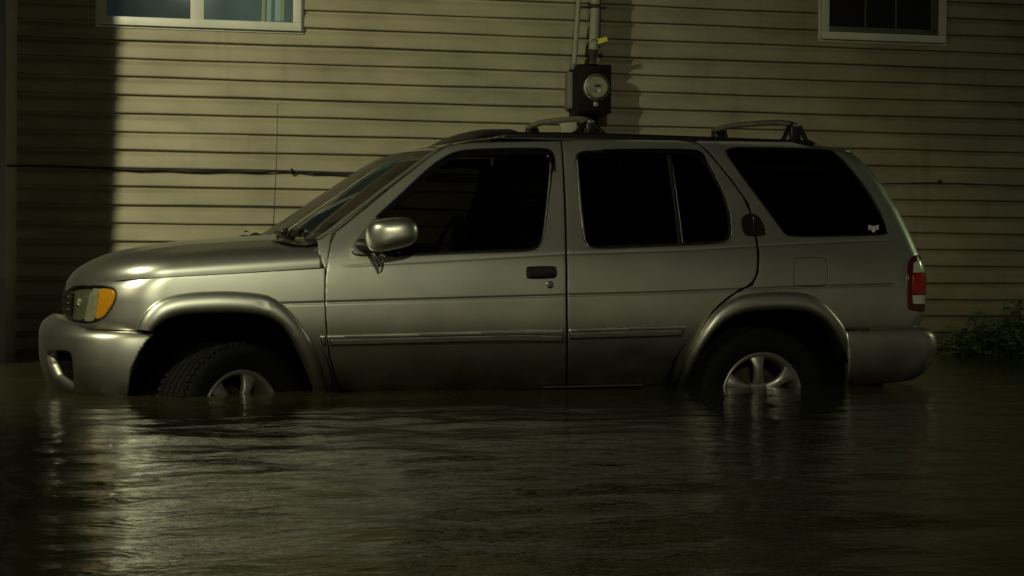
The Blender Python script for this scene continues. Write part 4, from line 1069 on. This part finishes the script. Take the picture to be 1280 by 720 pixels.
cp(box('firewall', (.62, 0, .30), (.05, 1.45, .62), VOID)); cp(box('load_cover', (2.95, 0, .52), (1.0, .94, .02), VOID))
# cabin
def seat(x, y, name='front_seat'):
    s = empty(name, (x, y, .1)); bpy.context.view_layer.update(); setparent(s, car); bpy.context.view_layer.update()
    setparent(box('cushion', (x, y, .26), (.50, .50, .16), CLOTH, bevel=.05, seg=3), s)
    setparent(box('backrest', (x+.27, y, .57), (.14, .48, .60), CLOTH, rot=Matrix.Rotation(.22, 3, 'Y'), bevel=.05, seg=3), s)
    setparent(box('headrest', (x+.37, y, .94), (.10, .27, .17), CLOTH, rot=Matrix.Rotation(.15, 3, 'Y'), bevel=.04, seg=3), s)
seat(1.42, -.36); seat(1.42, .36)
cp(box('rear_bench', (2.32, 0, .50), (.18, 1.2, .62), CLOTH, rot=Matrix.Rotation(.2, 3, 'Y'), bevel=.05, seg=3))
dsh = cp(box('dashboard', (.88, 0, .60), (.40, 1.40, .22), DASH, bevel=.07, seg=4))
Ms = Matrix.Translation((1.13, -.36, .70)) @ Matrix.Rotation(-1.13, 4, 'Y')
bm = bmesh.new(); tube_bm(bm, [Ms @ Vector((.19*math.cos(a), .19*math.sin(a), 0)) for a in np.linspace(0, 2*PI, 40)], .014, 8, False)
tube_bm(bm, [Ms @ Vector((-.18, 0, 0)), Ms @ Vector((0, 0, -.03)), Ms @ Vector((.18, 0, 0))], .015, 8); tube_bm(bm, [Ms @ Vector((0, 0, -.02)), Ms @ Vector((0, 0, -.3))], .03, 8)
cp(bobj('steering_wheel', bm, BLACK))

# --- wheels
def wheel(x, y, z, steer, sgn, turn=0):
    wh = empty('wheel', (x, y, z)); bpy.context.view_layer.update(); setparent(wh, car); bpy.context.view_layer.update()
    # local z points outwards (to the street for the near wheels)
    M = Matrix.Translation((x, y, z)) @ Matrix.Rotation(steer, 4, 'Z') @ Matrix.Rotation(PI/2*sgn, 4, 'X')
    # tread with grooves
    prof = [(.225, -.10), (.29, -.118), (.332, -.112), (.344, -.100)]
    for c in (-.075, -.040, 0, .040, .075):
        prof += [(.351, c-.014), (.351, c+.010), (.343, c+.012), (.343, c+.016)]
    prof = sorted(set(prof), key=lambda p: p[1]) if False else prof
    prof += [(.350, .098), (.342, .106), (.327, .116), (.295, .121), (.262, .116), (.234, .104), (.228, .098)]
    bm = bmesh.new()
    for k in range(60):
        for sg in (-1, 1):
            a = 2*PI*(k+.25*(sg+1))/60; R_ = Matrix.Rotation(a, 4, 'Z')
            box_bm(bm, (0, 0, 0), (.010, .022, .032), None)
            vs = bm.verts[-8:] if hasattr(bm.verts, '__getitem__') and not bm.verts.ensure_lookup_table() else []
            bmesh.ops.transform(bm, matrix=M @ R_ @ Matrix.Translation((.3505, 0, sg*.088)) @ Matrix.Rotation(.25*sg, 4, 'X'), verts=vs)
    rings = []
    for r, h in prof:
        rings.append([bm.verts.new(M @ Vector((r*math.cos(2*PI*k/96), r*math.sin(2*PI*k/96), h))) for k in range(96)])
    for a_, b_ in zip(rings, rings[1:]):
        for k in range(96): bm.faces.new((a_[k], a_[(k+1) % 96], b_[(k+1) % 96], b_[k]))
    setparent(bobj('tyre', bm, TYRE, angle=35), wh)
    rimp = [(.228, -.10), (.215, -.09), (.195, -.06), (.19, .04), (.200, .080), (.208, .094), (.213, .102), (.221, .107), (.226, .104), (.229, .098)]
    rm = lathe('rim', rimp, M, ALLOY, seg=96, angle=30); setparent(rm, wh)
    dk = lathe('brake_disc', [(.0, -.02), (.15, -.02), (.15, -.04), (.0, -.04)], M, mat_disc, seg=48); setparent(dk, wh)
    setparent(lathe('wheel_backing', [(.0, -.055), (.193, -.055)], M, VOID, seg=48), wh)
    for k in range(6):
        a = PI/2+.10+turn+k*PI/3
        bm = bmesh.new(); n = 10; rows = []
        for i in range(n+1):
            r = .055+(.206-.055)*i/n; s = i/n
            hw = .030-.008*math.sin(s*PI)+.012*s**3; d = .072+.020*math.sin(s*PI*.9)+.006*s
            rows.append([bm.verts.new(M @ Matrix.Rotation(a, 4, 'Z') @ Vector((r, yy*hw, zz))) for yy, zz in ((-1, d-.028), (-1, d-.006), (-.72, d), (0, d+.003), (.72, d), (1, d-.006), (1, d-.028))])
        for p_, q_ in zip(rows, rows[1:]):
            for j in range(6): bm.faces.new((p_[j], p_[j+1], q_[j+1], q_[j]))
            bm.faces.new((p_[6], p_[0], q_[0], q_[6]))
        setparent(bobj('spoke', bm, ALLOY, angle=50), rm)
    setparent(lathe('hub', [(.075, .03), (.074, .066), (.062, .076), (.036, .080), (.034, .088), (.0, .090)], M, ALLOY, seg=40), rm)
    return wh
mat_disc = mat('brake_disc_steel', (.08, .06, .04), .6, .6, noise=(20, .5))
wheel(0.02, -.765, -.105, 0, 1) if False else None
wheel(-.02, -.745, -.112, math.radians(31), 1, -.42)
wheel(XR, -.765, -.048, 0, 1)
wheel(-.02, .745, -.112, math.radians(31), -1, -.42)
wheel(XR, .765, -.048, 0, -1)
# far side copies of the near side panels and their glass
for o in near_meshes:
    c = mirror(o); c.parent = car; c.matrix_parent_inverse = o.matrix_parent_inverse.copy()
    for ch in [q for q in bpy.data.objects if q.parent is o and q.type == 'MESH' and q.name.split('.')[0] in ('window_glass', 'window_seal', 'side_moulding')]:
        if ch.modifiers: continue
        d = mirror(ch); d.parent = c; d.matrix_parent_inverse = ch.matrix_parent_inverse.copy()
for o in (lampo, tail):
    c = mirror(o, mat=None); c.parent = car; c.matrix_parent_inverse = o.matrix_parent_inverse.copy()

# ------------------------------------------------------------------ leaf litter caught on the cowl
LEAF = mat('wet_leaf', (.035, .030, .018), .5, noise=(30, .5)); LEAF2 = mat('pale_leaf', (.30, .29, .22), .5)
bm = bmesh.new(); bm2 = bmesh.new(); r = random.Random(4)
for i in range(420):
    k = r.uniform(-.3, .98); b = bm2 if r.random() < .12 else bm
    p = ws_pt(0, k); x = p[0]-.0-abs(r.gauss(0, .045)); s_ = r.uniform(.012, .03)
    if proj((x, p[1], p[2]))[0] < 346: continue
    c = Vector((x, p[1], p[2]+r.uniform(-.012, .020+.012*(abs(x-p[0]) < .06))))
    R_ = Matrix.Rotation(r.uniform(0, 6.3), 3, 'Z') @ Matrix.Rotation(r.uniform(-1, 1), 3, 'X') @ Matrix.Rotation(r.uniform(-1, 1), 3, 'Y')
    vs = [b.verts.new(c+R_ @ Vector(q)*s_) for q in ((-1, 0, 0), (-.2, .5, .15), (1, 0, 0), (-.2, -.5, .15))]; b.faces.new(vs)
ll = bobj('leaf_litter', bm, LEAF, smooth=False); tag(ll, 'dark wet leaves caught at the foot of the windscreen', 'leaves', kind='stuff')
l2 = bobj('pale_leaf_bits', bm2, LEAF2, smooth=False); tag(l2, 'pale leaf scraps scattered at the foot of the windscreen', 'leaves', kind='stuff')
def leafthing(px, py, Y, lab):
    q = atY(px, py, Y); bm = bmesh.new()
    for a in (0, 2.1):
        R_ = Matrix.Rotation(a, 3, 'Z') @ Matrix.Rotation(.5, 3, 'X')
        bm.faces.new([bm.verts.new(Vector(q)+R_ @ Vector(v)*.018) for v in ((-1, 0, 0), (-.2, .5, .2), (1, 0, 0), (-.2, -.5, .2))])
    return tag(bobj('leaf', bm, LEAF, smooth=False), lab, 'leaf')
leafthing(308, 290, -.1, 'small dark leaf on the bonnet, further from the windscreen')
leafthing(317, 293, -.2, 'small dark leaf on the bonnet, nearer the windscreen')

# ------------------------------------------------------------------ weeds by the wall
WEED = mat('weed_leaf', (.12, .19, .05), .55, noise=(8, .4))
STEM = mat('weed_stem', (.05, .05, .02), .7)
def weed(px, base_s_out, h, wd, n, lab, seed):
    s = wpix(px, 430)[0]; b = wpt(s, base_s_out, 0); r = random.Random(seed)
    t = tag(empty('weed_bush', (b[0], b[1], -.42)), lab, 'plant', 'weeds along the foot of the wall'); bpy.context.view_layer.update()
    bs = bmesh.new(); bl = bmesh.new()
    for i in range(n):
        a = r.uniform(0, 6.28); rad = wd*r.uniform(.2, 1); hh = h*r.uniform(.45, 1)
        p0 = Vector((b[0]+r.gauss(0, .07), b[1]+r.gauss(0, .05), -.3)); p2 = p0+Vector((rad*math.cos(a), rad*math.sin(a)*.5, hh+.3)); p1 = (p0+p2)/2+Vector((0, 0, .1*h))
        tube_bm(bs, [p0, p1, p2], [.005, .004, .002], 5)
        for j in range(26):
            t_ = r.uniform(.35, 1.0); q = (p0*(1-t_)**2+p1*2*t_*(1-t_)+p2*t_*t_)+Vector((r.gauss(0, .035), r.gauss(0, .035), r.gauss(0, .025)))
            L_ = r.uniform(.018, .045); R_ = Matrix.Rotation(r.uniform(0, 6.3), 3, 'Z') @ Matrix.Rotation(r.uniform(-.9, .9), 3, 'X') @ Matrix.Rotation(r.uniform(-.7, .7), 3, 'Y')
            bl.faces.new([bl.verts.new(q+R_ @ Vector(v)*L_) for v in ((-1, 0, 0), (-.1, .38, .1), (1, 0, -.1), (-.1, -.38, .1))])
    setparent(bobj('stem', bs, STEM), t); setparent(bobj('foliage', bl, WEED, smooth=False), t)
weed(1258, .45, .40, .38, 60, 'tallest leafy weed clump at the right end of the wall foot', 1)
weed(1222, .50, .30, .34, 44, 'low leafy weed clump just left of the tallest one', 2)
weed(1188, .40, .22, .30, 30, 'lowest sparse weed clump nearest the rear bumper', 3)
weed(1320, .5, .5, .4, 30, 'leafy weed clump beyond the right end of the wall foot', 4)


# ------------------------------------------------------------------ scraps afloat round the car
bm = bmesh.new(); r = random.Random(12)
for i in range(70):
    c_ = r.random()
    if c_ < .55: x = r.uniform(-.95, 3.8); y = -.93-abs(r.gauss(0, .10))
    else: x = r.uniform(-1.2, 4.5); y = r.uniform(-4.2, -1.0)
    q = Vector((x, y, .006)); a = r.uniform(0, 6.3); R_ = Matrix.Rotation(a, 3, 'Z'); L_ = r.uniform(.006, .02)
    bm.faces.new([bm.verts.new(q+R_ @ Vector(v)*L_) for v in ((-1, 0, 0), (-.1, -.35, .12), (1, 0, .1), (-.1, .35, .12))])
fl = bobj('floating_leaves', bm, mat('sodden_leaf', (.07, .06, .03), .35, noise=(30, .5)), smooth=False)
tag(fl, 'small leaf scraps floating on the flood water around the car', 'leaves', kind='stuff')
